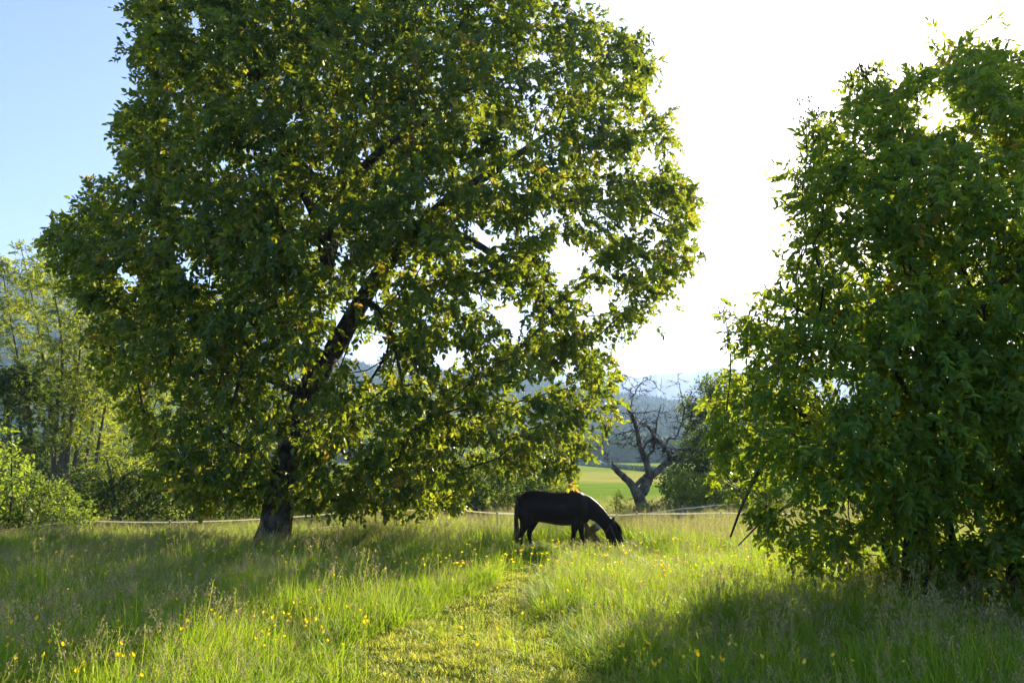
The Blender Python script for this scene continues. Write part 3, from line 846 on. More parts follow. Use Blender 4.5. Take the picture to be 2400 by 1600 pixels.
# ---- slim young trees behind the fence on the left
ash_t = [compound(s, 3, 0.13, 0.055, 0.22, fn=simple_leaflet, jitter=0.35, arch=0.3) for s in range(300, 305)]
def slim_tree(label, stems, depth, n_leaf, seed, leaf='ash_leaf', templ=ash_t, fill=1.0, spread_px=52, lp=3, low=0.3):
    """stems: list of pixel polylines from the ground up"""
    rng = np.random.default_rng(seed)
    limbs = []; att = []
    for st in stems:
        pts = np.asarray(st, float); d_ = depth + rng.normal(0, 0.5) + np.linspace(0, rng.normal(0, 0.8), len(pts))
        p3 = at(pts[:, 0], pts[:, 1], d_)
        p3[0, 2] = -0.1
        h = p3[-1, 2]
        limbs.append((p3, [0.055 + 0.006 * h, 0.045 + 0.004 * h, 0.03, 0.012], -1))
        L = catmull(p3, 8)
        m_ = int(n_leaf / len(stems))
        t = rng.uniform(low, 1.0, m_) ** 0.8
        i = np.clip((t * (len(L) - 1)).astype(int), 0, len(L) - 1)
        rad = spread_px / F * depth * (0.35 + 0.9 * np.sin(np.clip(t, 0, 1) * math.pi) )
        a = rng.uniform(0, 6.283, m_); rr = rad * np.sqrt(rng.uniform(0, 1, m_))
        att.append(L[i] + np.stack([np.cos(a) * rr, np.sin(a) * rr, rr * rng.uniform(0.1, 0.9, m_)], -1))
    att = np.concatenate(att)
    loc = limbs[0][0][0].copy(); loc[2] = 0
    root = thing('slim_tree', label, 'tree', tuple(loc), 'slim young trees behind the fence')
    build_tree(root, seed, limbs_to_init(limbs, 0.5), att, templ, M[leaf], M['ash_bark'], M['ash_bark'], leaves_per=lp, droop=0.0, bf=0.15, tip_r=0.007,
               rnd=0.7, smooth_it=1, trunk_min=0.03, spread=0.10, up_jit=0.5)
    return root
slim_tree('slim young tree at the left edge with bare whips above its leaves', [[(30, 1215), (20, 1000), (-20, 800), (-60, 620)], [(60, 1215), (70, 1000), (30, 780), (0, 600)]], 31, 380, 401)
slim_tree('slim young tree with the tallest bare leader, beside the left edge', [[(120, 1215), (125, 1040), (95, 800), (45, 560)], [(128, 1210), (150, 980), (110, 760), (95, 590)]], 33, 420, 402)
slim_tree('slim young tree with twin pale stems rising straight', [[(125, 1212), (130, 1000), (145, 800), (95, 545)], [(150, 1210), (165, 1000), (190, 780), (170, 600)]], 30, 420, 403)
slim_tree('slim young tree leaning toward the big tree, thin forked stem', [[(165, 1212), (155, 1060), (200, 860), (240, 650)], [(160, 1215), (185, 1010), (215, 820), (255, 700)]], 32, 420, 404)
slim_tree('leaning slim tree with thick dark lower stem near the fence post', [[(175, 1212), (200, 1090), (230, 940), (270, 780)], [(205, 1212), (225, 1080), (260, 900), (330, 760)]], 29, 360, 405)
slim_tree('slim leafy sapling half hidden behind the big tree crown', [[(235, 1212), (260, 1050), (300, 900), (350, 800)], [(300, 1212), (330, 1050), (370, 930), (400, 860)]], 34, 360, 406)
slim_tree('slim tree with drooping fine dark leaves at the far left', [[(60, 1215), (55, 1080), (45, 960), (50, 870)]], 28, 300, 407, leaf='dark_leaf', spread_px=70, lp=4, low=0.2)

# sapling with pale bare stem
rng = np.random.default_rng(44)
root = thing('bare_stemmed_sapling', 'sapling with crooked pale bare stem and side branches behind the fence', 'tree', tuple(np.append(at(283, 1215, 27)[:2], 0)))
limbs = [(np.concatenate([[np.append(at(287, 1220, 27)[:2], -.1)], at(np.array([282, 268, 262, 255, 250]), np.array([1200, 1165, 1130, 1095, 1060]), np.full(5, 27.0))]), [0.06, 0.055, 0.05, 0.045, 0.04, 0.03], -1),
         (at(np.array([265, 290, 320, 350, 385]), np.array([1140, 1118, 1098, 1075, 1050]), np.array([27, 26.8, 26.6, 26.5, 26.4])), [0.04, 0.03, 0.025, 0.02, 0.01], 0),
         (at(np.array([262, 275, 290, 330]), np.array([1130, 1105, 1075, 1020]), np.array([27, 27.2, 27.4, 27.6])), [0.03, 0.025, 0.02, 0.01], 0),
         (at(np.array([258, 240, 232]), np.array([1160, 1145, 1125]), np.array([27, 26.8, 26.7])), [0.025, 0.02, 0.01], 0)]
att = at(rng.uniform(240, 400, 130), rng.uniform(1010, 1130, 130), rng.uniform(26, 28, 130))
build_tree(root, 45, limbs_to_init(limbs), att, ash_t, M['ash_leaf'], M['ash_bark'], M['ash_bark'], leaves_per=2, droop=0.1, tip_r=0.006, trunk_min=0.02)

# ---- shrubs
shrub_t = {}
def shrub_templates(size, seed):
    r = np.random.default_rng(seed); out = []
    for k in range(4):
        Vs = []; Ts = []; tt = []; n = 0
        for j in range(6):
            V, T = leaflet4(size * r.uniform(.7, 1.2), size * 0.62 * r.uniform(.8, 1.1), r.uniform(0, .4), r.uniform(0, .4))
            V = V @ (rotz(r.uniform(-1.6, 1.6)) @ roty(r.normal(0.1, .5)) @ rotx(r.normal(0, .5))).T + np.array([j * size * 0.45, r.normal(0, size * .15), r.normal(0, size * .15)])
            Vs.append(V); Ts.append(T + n); tt.append(np.full(len(V), r.uniform(-.2, .2))); n += len(V)
        out.append((np.concatenate(Vs), np.concatenate(Ts), np.concatenate(tt)))
    return out
ST = {s: shrub_templates(s, int(s * 1000)) for s in (0.07, 0.09, 0.12, 0.17)}
def shrub(name, label, poly, depth, half, n_att, seed, leaf, size, lp=4, holes=(), group=None, cat='shrub', edge=90, droop=0.1, stems=6):
    rng = np.random.default_rng(seed)
    att = sample_crown(n_att, poly, depth, half, seed, edge, holes, power=0.6)
    lo = att.min(0); hi = att.max(0); c = (lo + hi) / 2
    b = np.array([c[0], depth, 0.0]); limbs = []
    for k in range(stems):
        b0 = b + np.array([rng.uniform(-.28, .28) * (hi[0] - lo[0]), rng.uniform(-.25, .25) * (hi[1] - lo[1]), -0.1])
        tip = np.array([b0[0] + rng.uniform(-.15, .15) * (hi[0] - lo[0]), b0[1] + rng.normal(0, .3), lo[2] + (hi[2] - lo[2]) * rng.uniform(.5, .8)])
        limbs.append((np.array([b0, b0 * .6 + tip * .4 + rng.normal(0, .08, 3), tip]), [0.028, 0.022, 0.012], -1))
    root = thing(name, label, cat, tuple(b), group)
    build_tree(root, seed, limbs_to_init(limbs, 0.4), att, ST[size], M[leaf], M['twig'], M['twig'], leaves_per=lp, droop=droop, bf=0.2, tip_r=0.006, rnd=0.9, trunk_min=0.0, spread=size * 1.3, up_jit=0.7)
    return root
shrub('bright_shrub', 'bright yellow-green round-leaved shrub cut off by the left edge', [(-250, 960), (-60, 950), (20, 985), (55, 1060), (80, 1110), (60, 1180), (-100, 1240), (-260, 1240)], 20.5, 1.4, 170, 501, 'bright_leaf', 0.12)
shrub('bramble_bush', 'low dark green bramble bush swallowing the fence tape at lower left', [(-200, 1120), (0, 1105), (80, 1100), (140, 1140), (200, 1170), (215, 1215), (190, 1260), (0, 1275), (-200, 1280)], 22.0, 1.6, 330, 502, 'shrub_leaf', 0.09, lp=5)
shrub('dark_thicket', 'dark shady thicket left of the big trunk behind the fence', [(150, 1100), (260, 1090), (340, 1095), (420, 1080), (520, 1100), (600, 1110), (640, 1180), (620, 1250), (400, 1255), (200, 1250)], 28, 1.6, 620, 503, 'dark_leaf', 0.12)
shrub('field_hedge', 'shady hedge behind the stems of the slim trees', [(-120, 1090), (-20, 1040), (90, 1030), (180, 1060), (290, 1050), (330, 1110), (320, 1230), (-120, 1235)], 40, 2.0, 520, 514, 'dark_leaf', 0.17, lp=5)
shrub('hazel_shrub', 'leafy shrub glimpsed between slim trees and big crown', [(160, 1010), (240, 960), (330, 930), (420, 960), (450, 1060), (430, 1150), (300, 1190), (190, 1170)], 36, 2.0, 330, 504, 'shrub_leaf', 0.12)
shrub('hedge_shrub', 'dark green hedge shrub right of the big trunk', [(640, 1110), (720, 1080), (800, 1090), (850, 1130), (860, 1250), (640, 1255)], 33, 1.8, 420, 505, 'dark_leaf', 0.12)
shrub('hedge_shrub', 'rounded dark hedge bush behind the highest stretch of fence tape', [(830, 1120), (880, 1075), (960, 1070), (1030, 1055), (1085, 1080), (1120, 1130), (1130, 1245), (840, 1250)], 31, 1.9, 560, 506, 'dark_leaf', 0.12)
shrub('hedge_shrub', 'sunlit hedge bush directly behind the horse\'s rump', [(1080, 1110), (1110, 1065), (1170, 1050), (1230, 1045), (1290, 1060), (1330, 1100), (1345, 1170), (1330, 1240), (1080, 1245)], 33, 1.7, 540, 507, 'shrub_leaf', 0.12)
shrub('hedge_tree', 'pale green tree seen through the crown above the hedge', [(840, 960), (870, 900), (920, 875), (980, 890), (1030, 940), (1100, 1000), (1170, 1010), (1240, 1040), (1250, 1130), (850, 1130)], 58, 3.5, 420, 508, 'ash_leaf', 0.17, lp=5, cat='tree')
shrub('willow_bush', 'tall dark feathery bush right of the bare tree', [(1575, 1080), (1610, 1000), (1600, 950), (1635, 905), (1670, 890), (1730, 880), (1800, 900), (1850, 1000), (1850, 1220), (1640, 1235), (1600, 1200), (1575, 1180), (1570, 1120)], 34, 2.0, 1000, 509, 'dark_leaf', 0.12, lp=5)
shrub('small_shrub', 'small airy shrub left of the bare tree\'s foot', [(1428, 1160), (1445, 1145), (1470, 1165), (1482, 1200), (1475, 1240), (1430, 1240)], 27.5, 0.4, 34, 510, 'shrub_leaf', 0.07, lp=3, edge=30, stems=3)
shrub('nettle_clump', 'nettle clump growing round the bare tree\'s foot', [(1490, 1195), (1520, 1180), (1545, 1200), (1550, 1255), (1485, 1260)], 26.4, 0.5, 70, 511, 'dark_leaf', 0.07, lp=4, edge=30, stems=4)
shrub('airy_bush', 'light airy bush in front of the dark feathery bush', [(1545, 1130), (1580, 1100), (1640, 1110), (1700, 1150), (1710, 1230), (1560, 1235)], 29, 0.9, 240, 512, 'shrub_leaf', 0.09, lp=4, edge=50)
shrub('spreading_bush', 'sunlit bush behind the many-stemmed tree', [(1750, 1080), (1850, 1000), (2000, 980), (2200, 1010), (2400, 1000), (2600, 1050), (2650, 1240), (1760, 1245)], 30, 2.0, 420, 513, 'shrub_leaf', 0.12)

# ------------------------------------------------------------------ the bare dead tree
DT = 27.5
def crop(cx, cy): return 1250 + np.asarray(cx, float) / 3.484, 800 + np.asarray(cy, float) / 3.484
W2M = DT / F / 3.484
dr = np.random.default_rng(3)
dead = thing('dead_tree', 'bare grey dead tree with forked crooked trunk and tangled twigs', 'tree', (float(at(*crop(905, 1430), DT)[0]), DT, 0.0))
tr = MB(); br = MB(); tips = []
def limb(pts, dd=0.0, mbx=None, sides=10):
    a = np.asarray(pts, float); x, y = crop(a[:, 0], a[:, 1])
    P = at(x, y, DT + np.linspace(0, dd, len(a)) if np.isscalar(dd) else DT + np.asarray(dd))
    PR = catmull(np.concatenate([P, (a[:, 2:3] * W2M / 2)], 1), 4)
    n = len(PR); PR[:, :3] += dr.normal(0, 0.012, (n, 3)) * np.minimum(1, 4 * PR[:, 3:4] / 0.1 + .5)
    (mbx or tr).tube(PR[:, :3], np.maximum(PR[:, 3], 0.012), sides, wob=0.12 if sides > 6 else 0, seed=int(a[0, 0]))
    return PR
tp = limb([(915, 1560, 135), (905, 1430, 112), (880, 1330, 104), (852, 1240, 96)])
limb([(855, 1250, 84), (800, 1160, 60), (730, 1090, 54), (650, 1020, 44)], -0.3)
limb([(655, 1025, 26), (648, 990, 16), (643, 965, 5)], 0, tr, 6)
limb([(866, 1255, 86), (905, 1190, 80), (945, 1110, 70)], 0.1)
cl = limb([(945, 1112, 60), (930, 1000, 52), (900, 930, 46), (865, 850, 41), (850, 740, 38), (820, 640, 34), (790, 570, 28), (760, 498, 8)], 0.5)
limb([(835, 1185, 36), (880, 1130, 33), (922, 1090, 30)], 0.1)
rl = limb([(948, 1112, 56), (1020, 1050, 50), (1090, 990, 43), (1122, 950, 38), (1100, 900, 35), (1070, 868, 31), (1000, 790, 29), (960, 730, 24), (900, 665, 14)], -0.5)
B = [([(1120, 935, 18), (1160, 890, 15), (1230, 870, 10), (1295, 860, 5)], .4), ([(1070, 855, 15), (1110, 790, 16), (1160, 790, 15), (1190, 720, 14), (1225, 620, 12), (1230, 540, 10), (1210, 450, 8), (1190, 350, 6), (1180, 250, 4)], .3),
     ([(930, 950, 24), (985, 870, 22), (995, 760, 19), (1010, 650, 15), (1030, 570, 10), (1040, 515, 4)], -.4), ([(795, 540, 12), (820, 440, 11), (870, 350, 9), (930, 315, 7), (980, 330, 5), (1030, 400, 4)], .3),
     ([(820, 430, 9), (760, 390, 7), (710, 350, 5)], -.3), ([(745, 345, 6), (770, 290, 4), (710, 255, 3)], 0), ([(815, 715, 15), (760, 745, 11), (680, 755, 8), (560, 755, 4)], -.5), ([(590, 757, 5), (570, 830, 5), (600, 920, 4), (605, 990, 3)], -.5),
     ([(840, 860, 10), (790, 835, 8), (640, 830, 4)], .5), ([(1225, 630, 7), (1290, 600, 5), (1400, 640, 4)], .4), ([(1235, 550, 6), (1300, 515, 5), (1400, 520, 3)], -.3), ([(808, 585, 9), (900, 575, 8), (1000, 570, 7), (1100, 590, 6), (1205, 635, 4)], .5),
     ([(800, 602, 8), (740, 580, 6), (640, 560, 4)], -.3), ([(890, 870, 14), (930, 830, 12), (970, 800, 9)], .2), ([(840, 700, 9), (900, 640, 8), (960, 620, 6)], -.4), ([(1130, 920, 9), (1110, 870, 8), (1000, 830, 6), (990, 780, 4)], .3),
     ([(1120, 950, 7), (1200, 1000, 4)], .5), ([(1140, 800, 9), (1250, 780, 7), (1400, 800, 5), (1480, 820, 3)], .2), ([(870, 350, 5), (880, 400, 5), (915, 440, 3)], -.2), ([(850, 745, 7), (780, 790, 6), (690, 805, 4)], .4), ([(990, 900, 6), (960, 860, 5), (870, 980, 4)], -.4)]
chains = [cl, rl]
for pts, dd in B: chains.append(limb(pts, dd, br, 5))
tw_ = MB()
# twig tangle
for ch in chains:
    n = len(ch)
    for k in range(int(n * (1.5 if ch is cl or ch is rl else .8))):
        i = int(dr.integers(n // 4, n)); p = ch[i, :3]
        if ch[i, 3] > 0.12: continue
        dirn = dr.normal(0, 1, 3); dirn[2] = dirn[2] * .7 + dr.choice([-.3, .2]); dirn /= np.linalg.norm(dirn)
        L_ = dr.uniform(0.15, 0.5) if i > n * .5 and len(ch) < 30 else dr.uniform(.25, .7); pts = [p]
        for s in range(5):
            dirn = dirn + dr.normal(0, .28, 3) + [0, 0, -.08]; dirn /= np.linalg.norm(dirn); pts.append(pts[-1] + dirn * L_ / 5)
        pts = np.array(pts); tw_.tube(pts, np.linspace(0.012, 0.006, 6), 3, cap=False)
        for q in range(3):
            i2 = int(dr.integers(1, 5)); d2 = dirn + dr.normal(0, .8, 3); d2 /= np.linalg.norm(d2)
            e = pts[i2] + d2 * dr.uniform(.08, .28); tw_.tube([pts[i2], (pts[i2] + e) / 2 + dr.normal(0, .02, 3), e], [0.008, 0.007, 0.005], 3, cap=False)
for mbx, nm in ((tr, 'trunk'), (br, 'branches'), (tw_, 'twigs')):
    o = mbx.build(nm, M['dead_wood'] if nm != 'twigs' else M['twig'], dead)
    o.location = -Vector(dead.location)
    if nm == 'twigs': tag(o, kind='stuff')

# ------------------------------------------------------------------ the horse
HD = 18.3
HS = F / (HD * CP)               # picture pixels per metre at the horse
hx0 = float(at(1300, 1290, HD)[0])
def hp(px, py, y=0.0): return np.array([(px - 1300) / HS, y, (1290 - py) / HS])
horse = thing('horse', 'dark bay horse grazing with its head down in the grass, facing right', 'horse', (hx0, HD, 0.0))
hb = MB()
def loft(sections, sides=18):
    """sections: (centre xyz, up-vector radius vector, half width) -> closed tube of ellipses"""
    rings = []
    a = np.arange(sides) / sides * 2 * math.pi
    for c, upv, hw in sections:
        c = np.asarray(c, float); upv = np.asarray(upv, float)
        rings.append(c + np.outer(np.sin(a), upv) + np.outer(np.cos(a), [0, hw, 0]))
    n = len(rings); V = np.concatenate(rings + [[np.asarray(sections[0][0], float)], [np.asarray(sections[-1][0], float)]])
    i = np.arange(n - 1)[:, None] * sides; j = np.arange(sides)[None]
    q = np.stack([i + j, i + (j + 1) % sides, i + sides + (j + 1) % sides, i + sides + j], -1).reshape(-1, 4)
    n0 = n * sides; L = (n - 1) * sides
    t = [(n0, (k + 1) % sides, k) for k in range(sides)] + [(n0 + 1, L + k, L + (k + 1) % sides) for k in range(sides)]
    hb.add(V, q, t)
def vsec(px, top, bot, hw): return (hp(px, (top + bot) / 2), [0, 0, (bot - top) / 2 / HS], hw)
loft([vsec(1213.5, 1180, 1202, .07), vsec(1216, 1167, 1212, .15), vsec(1223, 1157, 1219, .22), vsec(1234, 1149.5, 1222, .27), vsec(1248, 1146.5, 1222, .295), vsec(1265, 1146.5, 1221, .30), vsec(1285, 1149, 1224, .315),
      vsec(1305, 1150.5, 1228, .33), vsec(1325, 1150, 1229, .33), vsec(1340, 1147.5, 1228.5, .30), vsec(1350, 1146.5, 1227.5, .275), vsec(1362, 1151, 1227, .25), vsec(1372, 1157, 1225, .20), vsec(1380, 1166, 1219, .12)])
def nsec(p, q, hw):
    p = np.asarray(p, float); q = np.asarray(q, float); c = (p + q) / 2
    return (hp(*c), (hp(*p) - hp(*q)) / 2, hw)
loft([nsec((1352, 1147), (1352, 1222), .20), nsec((1368, 1154), (1368, 1222), .18), nsec((1386, 1163), (1381, 1214.5), .15), nsec((1402, 1176), (1392, 1219), .125), nsec((1416, 1191), (1403, 1228), .115),
      nsec((1427, 1205), (1411, 1237), .105), nsec((1436, 1218), (1416, 1245), .10)])
# head
loft([nsec((1430, 1209), (1415, 1236), .075), nsec((1438, 1217), (1416.5, 1246), .095), nsec((1446, 1227), (1419, 1256), .105), nsec((1452, 1238), (1424, 1264), .10), nsec((1457, 1250), (1433, 1271), .082),
      nsec((1460, 1262), (1442, 1277), .07), nsec((1461, 1272), (1447, 1283), .068), nsec((1460, 1280), (1449, 1288), .06), nsec((1457, 1286), (1451, 1289.5), .04)])
def leg(pts, mid_y, sp=0.0):
    secs = []
    for (px, py, fr, hw) in pts:
        secs.append((hp(px, py, mid_y + sp * (1290 - py) / 100), [fr, 0, 0], hw))
    # rings lie level: swap so that width runs sideways
    rings = []
    loft([(c, u, h) for c, u, h in secs], 14)
# hind legs: broad thigh, stifle against the belly, hock pointing back, upright cannon
leg([(1238, 1186, .24, .12), (1238, 1203, .23, .13), (1236, 1218, .17, .11), (1230, 1232, .105, .08), (1224, 1245, .07, .055), (1222, 1255, .055, .048), (1223, 1270, .04, .038), (1224, 1280, .045, .042), (1226, 1285, .055, .05), (1227, 1290, .065, .055)], -.15)
leg([(1240, 1190, .22, .11), (1249, 1208, .19, .12), (1251, 1220, .145, .10), (1247, 1233, .095, .075), (1242, 1245, .065, .055), (1242, 1255, .05, .046), (1245, 1270, .038, .036), (1247, 1280, .045, .042), (1249, 1285, .055, .05), (1251, 1290, .065, .055)], .14)
# fore legs
leg([(1352, 1200, .17, .10), (1349, 1220, .12, .09), (1346, 1234, .085, .068), (1343, 1246, .06, .055), (1342, 1255, .055, .052), (1341, 1262, .042, .04), (1339, 1274, .036, .036), (1339, 1281, .045, .042), (1341, 1286, .055, .05), (1342, 1290, .065, .055)], -.14)
leg([(1358, 1200, .16, .10), (1360, 1220, .12, .09), (1362, 1234, .085, .068), (1364, 1246, .06, .055), (1366, 1255, .055, .052), (1366, 1262, .042, .04), (1367, 1274, .036, .036), (1368, 1281, .045, .042), (1370, 1286, .055, .05), (1372, 1290, .065, .055)], .14)
# ears
for sy in (-1, 1):
    e0 = hp(1434, 1217, .05 * sy); e1 = hp(1441 + 1.5 * sy, 1207, .075 * sy)
    hb.tube([e0, e0 * .45 + e1 * .55, e1], [.035, .03, .006], 8)
tmp = hb.build('horse_body_tmp', M['horse_coat'])
pb = [q for q in M['horse_coat'].node_tree.nodes if q.type == 'BSDF_PRINCIPLED'][0]
pb.inputs['Sheen Weight'].default_value = 0.12; pb.inputs['Sheen Tint'].default_value = (0.5, 0.32, 0.2, 1); pb.inputs['Sheen Roughness'].default_value = 0.4
rm = tmp.modifiers.new('r', 'REMESH'); rm.mode = 'VOXEL'; rm.voxel_size = 0.016
sm_ = tmp.modifiers.new('s', 'SMOOTH'); sm_.factor = 0.5; sm_.iterations = 5
dg = bpy.context.evaluated_depsgraph_get(); dg.update()
me = bpy.data.meshes.new_from_object(tmp.evaluated_get(dg))
bpy.data.objects.remove(tmp)
for p_ in me.polygons: p_.use_smooth = True
me.materials.clear(); me.materials.append(M['horse_coat'])
link(bpy.data.objects.new('body', me), horse)
for (px_, y_) in ((1227, -.15), (1251, .14), (1342, -.14), (1372, .14)):
    mb = MB(); c = hp(px_, 1290, y_); mb.tube([c + [0.005, 0, -.005], c + [0, 0, .03], c + [-.012, 0, .062]], [.072, .066, .055], 12); mb.build('hoof', M['hoof'], horse)
hr = np.random.default_rng(12)
def strands(name, mat, n, fn, r=0.006):
    mb = MB()
    for k in range(n):
        pts = fn(k); mb.tube(pts, np.linspace(r, r * .3, len(pts)), 4, cap=False)
    return mb.build(name, mat, horse)
def tail_s(k):
    y = hr.normal(0, .035); e = hr.uniform(0.55, 1.0)
    p0 = hp(1219, 1160, y * .5); p1 = hp(1212, 1172 + hr.normal(0, 2), y); p2 = hp(1211.5 + hr.normal(0, 2), 1205, y * 1.3); p3 = hp(1213 + hr.normal(0, 3.2), 1205 + 65 * e, y * 1.8)
    return catmull(np.array([p0, p1, p2, p3]), 4)
strands('tail', M['horse_hair'], 150, tail_s, .011)
def mane_s(k):
    t = hr.uniform(0, 1); x = np.interp(t, [0, .25, .5, .75, 1], [1362, 1386, 1403, 1419, 1436]); z = np.interp(t, [0, .25, .5, .75, 1], [1151, 1163, 1177, 1194, 1216])
    p0 = hp(x, z + 1.0, hr.normal(0, .012)); d_ = hr.uniform(.10, .24)
    return catmull(np.array([p0, p0 + [.008, .075, -.015], p0 + [.0, .15, -.06 - d_ * .3], p0 + [-.02, .17, -.06 - d_]]), 3)
strands('mane', M['horse_hair'], 190, mane_s, .008)
def fore_s(k):
    y = hr.normal(0, .03); p0 = hp(1439, 1216, y); p1 = hp(1449 + hr.normal(0, 1), 1229, y * 1.4); p2 = hp(1455.5 + hr.normal(0, 1), 1240 + hr.uniform(0, 9), y * 1.7)
    return catmull(np.array([p0, p1, p2]), 4)
strands('forelock', M['forelock'], 60, fore_s, .007)
for sy in (-1, 1):
    bm = bmesh.new(); bmesh.ops.create_uvsphere(bm, u_segments=12, v_segments=8, radius=.02)
    m2 = bpy.data.meshes.new('eye'); bm.to_mesh(m2); bm.free(); m2.materials.append(M['eye'])
    o = link(bpy.data.objects.new('eye', m2), horse); o.location = hp(1441, 1236, .098 * sy)
# halter: noseband, cheek straps, throat strap and rings
hal = MB()
def strap(mbx, p, q, hw, wid=.013, n=28):
    p = np.asarray(p, float); q = np.asarray(q, float); c = hp(*((p + q) / 2)); u = (hp(*p) - hp(*q)) / 2
    a = np.linspace(0, 2 * math.pi, n + 1)
    mbx.tube([c + math.sin(t) * u + np.array([0, hw * math.cos(t), 0]) for t in a], wid, 6, cap=False)
strap(hal, (1461.5, 1262), (1440, 1278), .078)
hal.build('noseband', M['halter'], horse)
hal = MB(); strap(hal, (1438.5, 1215), (1413.5, 1247), .103, .007); hal.build('throat_strap', M['halter'], horse)
for sy in (-1, 1):
    hal = MB(); hal.tube([hp(1449, 1269.5, .076 * sy), hp(1441, 1258, .103 * sy), hp(1432, 1240, .112 * sy), hp(1430, 1229, .105 * sy)], [.008] * 4, 6); hal.build('cheek_strap', M['halter'], horse)
    hal = MB(); c = hp(1449.5, 1270, .08 * sy); hal.tube([c + .02 * np.array([math.cos(t), 0, math.sin(t)]) for t in np.linspace(0, 6.283, 13)], .005, 5, cap=False); hal.build('ring', M['metal_ring'], horse)

# log rest behind the horse's forelegs
lt = thing('log_trestle', 'rough log resting on crossed wooden posts just behind the horse\'s forelegs', 'log', (float(at(1380, 1280, 19.8)[0]), 19.8, 0.0))
def lp_(px, py, dd=0.0): return at(px, py, 19.8 + dd) - np.array(lt.location)
lg = MB(); lg.tube([lp_(1372, 1251, .35), lp_(1384, 1243, .1), lp_(1401, 1233, -.25)], [.085, .095, .09], 12, cap=True, wob=.08); o = lg.build('log', M['log'], lt)
ce = MB(); c = lp_(1401.2, 1232.8, -.26); ax = lp_(1401, 1233, -.25) - lp_(1384, 1243, .1); ax /= np.linalg.norm(ax); ce.tube([c, c + ax * .012], [.082, .08], 12); ce.build('cut_end', M['log_end'], o)
for (a0, a1, r_) in (((1372, 1222, .1), (1402, 1283, -.2), .05), ((1384, 1247, .0), (1366, 1286, .2), .05), ((1390, 1245, -.15), (1413, 1285, -.4), .045), ((1371, 1225, .1), (1376, 1248, .2), .045)):
    mb = MB(); mb.tube([lp_(*a0), (lp_(*a0) + lp_(*a1)) / 2 + [.01, 0, .01], lp_(*a1)], [r_ * .9, r_, r_ * 1.05], 8, wob=.08); mb.build('post', M['log'], lt)

# small box on a post behind the horse's back
bx = thing('post_box', 'small dark box with flat pale lid showing just above the horse\'s back', 'box', (float(at(1268, 1140, 24)[0]), 24.0, 0.0))
zt = float(at(1268, 1138, 24)[2])
mb = MB(); mb.tube([(0, 0, -.1), (0, 0, zt - .14)], [.04, .04], 8); mb.build('post', M['wood_post'], bx)
mb = MB(); mb.box((0, 0, zt - .135), (.06, .05, .008))
for s in (-1, 1): mb.box((s * .046, 0, zt - .066), (.012, .05, .06))
mb.box((0, 0, zt - .018), (.033, .05, .012)); mb.build('box', M['box_dark'], bx, False)
mb = MB(); mb.box((.01, 0, zt + .006), (.095, .07, .011)); mb.build('lid', M['box_lid'], bx, False)

# ------------------------------------------------------------------ electric fence
def fence(label, pts, depths, posts, lower, wid):
    root = thing('tape_fence', label, 'fence', (float(at(pts[0][0], pts[0][1], depths[0])[0]), depths[0], 0.0))
    off = np.array(root.location); pts = np.asarray(pts, float); d_ = np.asarray(depths, float)
    P = at(pts[:, 0], pts[:, 1], d_)
    fr = np.random.default_rng(5)
    def ribbon(A, Bp, w, sag):
        m_ = 14; t = np.linspace(0, 1, m_)[:, None]; Q = A + (Bp - A) * t; Q[:, 2] -= sag * 4 * (t * (1 - t))[:, 0]
        tw = np.linspace(fr.uniform(-.3, .3), fr.uniform(-.5, .5), m_)
        dirn = (Bp - A) / np.linalg.norm(Bp - A); side = np.cross(dirn, [0, 0, 1])
        u = np.outer(np.cos(tw), [0, 0, 1]) + np.outer(np.sin(tw), side); v = np.outer(np.sin(tw), [0, 0, -1]) + np.outer(np.cos(tw), side)
        ring = np.stack([Q + u * w / 2 + v * .001, Q + u * w / 2 - v * .001, Q - u * w / 2 - v * .001, Q - u * w / 2 + v * .001], 1).reshape(-1, 3) - off
        i = np.arange(m_ - 1)[:, None] * 4; j = np.arange(4)[None]
        mb = MB(); mb.add(ring, np.stack([i + j, i + (j + 1) % 4, i + 4 + (j + 1) % 4, i + 4 + j], -1).reshape(-1, 4)); mb.build('tape', M['tape'], root, False)
    for k in range(len(P) - 1):
        ribbon(P[k], P[k + 1], wid[k] if not np.isscalar(wid) else wid, 0.015)
        if lower: ribbon(P[k] - [0, 0, .36], P[k + 1] - [0, 0, .36], .014, 0.02)
    for (k, wood) in posts:
        p = P[k].copy(); top = p[2] + .07; y = .022
        mb = MB(); x0, y0 = p[0] - off[0], p[1] - off[1] + (y if not wood else .035)
        mb.tube([(x0, y0, -.15), (x0 + .004, y0, top * .5), (x0, y0, top)], [.018, .018, .016] if not wood else [.03, .03, .028], 8)
        po = mb.build('post', M['post'] if not wood else M['wood_post'], root)
        mb = MB(); mb.box((x0, y0 - y * .7, p[2]), (.02, .012, .022)); o = mb.build('insulator', M['box_dark'], po, False)
    return root
fence('white tape fence on thin posts running behind the big tree and the horse',
      [(-90, 1252), (178, 1219), (398, 1223), (622, 1215), (822, 1199), (1047, 1191), (1165, 1202), (1445, 1206), (1493, 1203), (1690, 1201), (1880, 1203)],
      [20.5, 22, 22.6, 23, 23, 23, 22, 22, 22, 22.5, 23], [(1, True), (2, False), (4, False), (5, False), (6, False), (7, False), (8, False), (9, False), (10, False)], True,
      [.026, .03, .03, .03, .03, .03, .055, .036, .036, .032, .032])
fence('second tape line climbing away to the right from the fence corner', [(1478, 1206), (1600, 1191), (1675, 1183), (1760, 1176)], [22.3, 24, 25.5, 27], [(1, False), (2, True), (3, False)], False, .03)

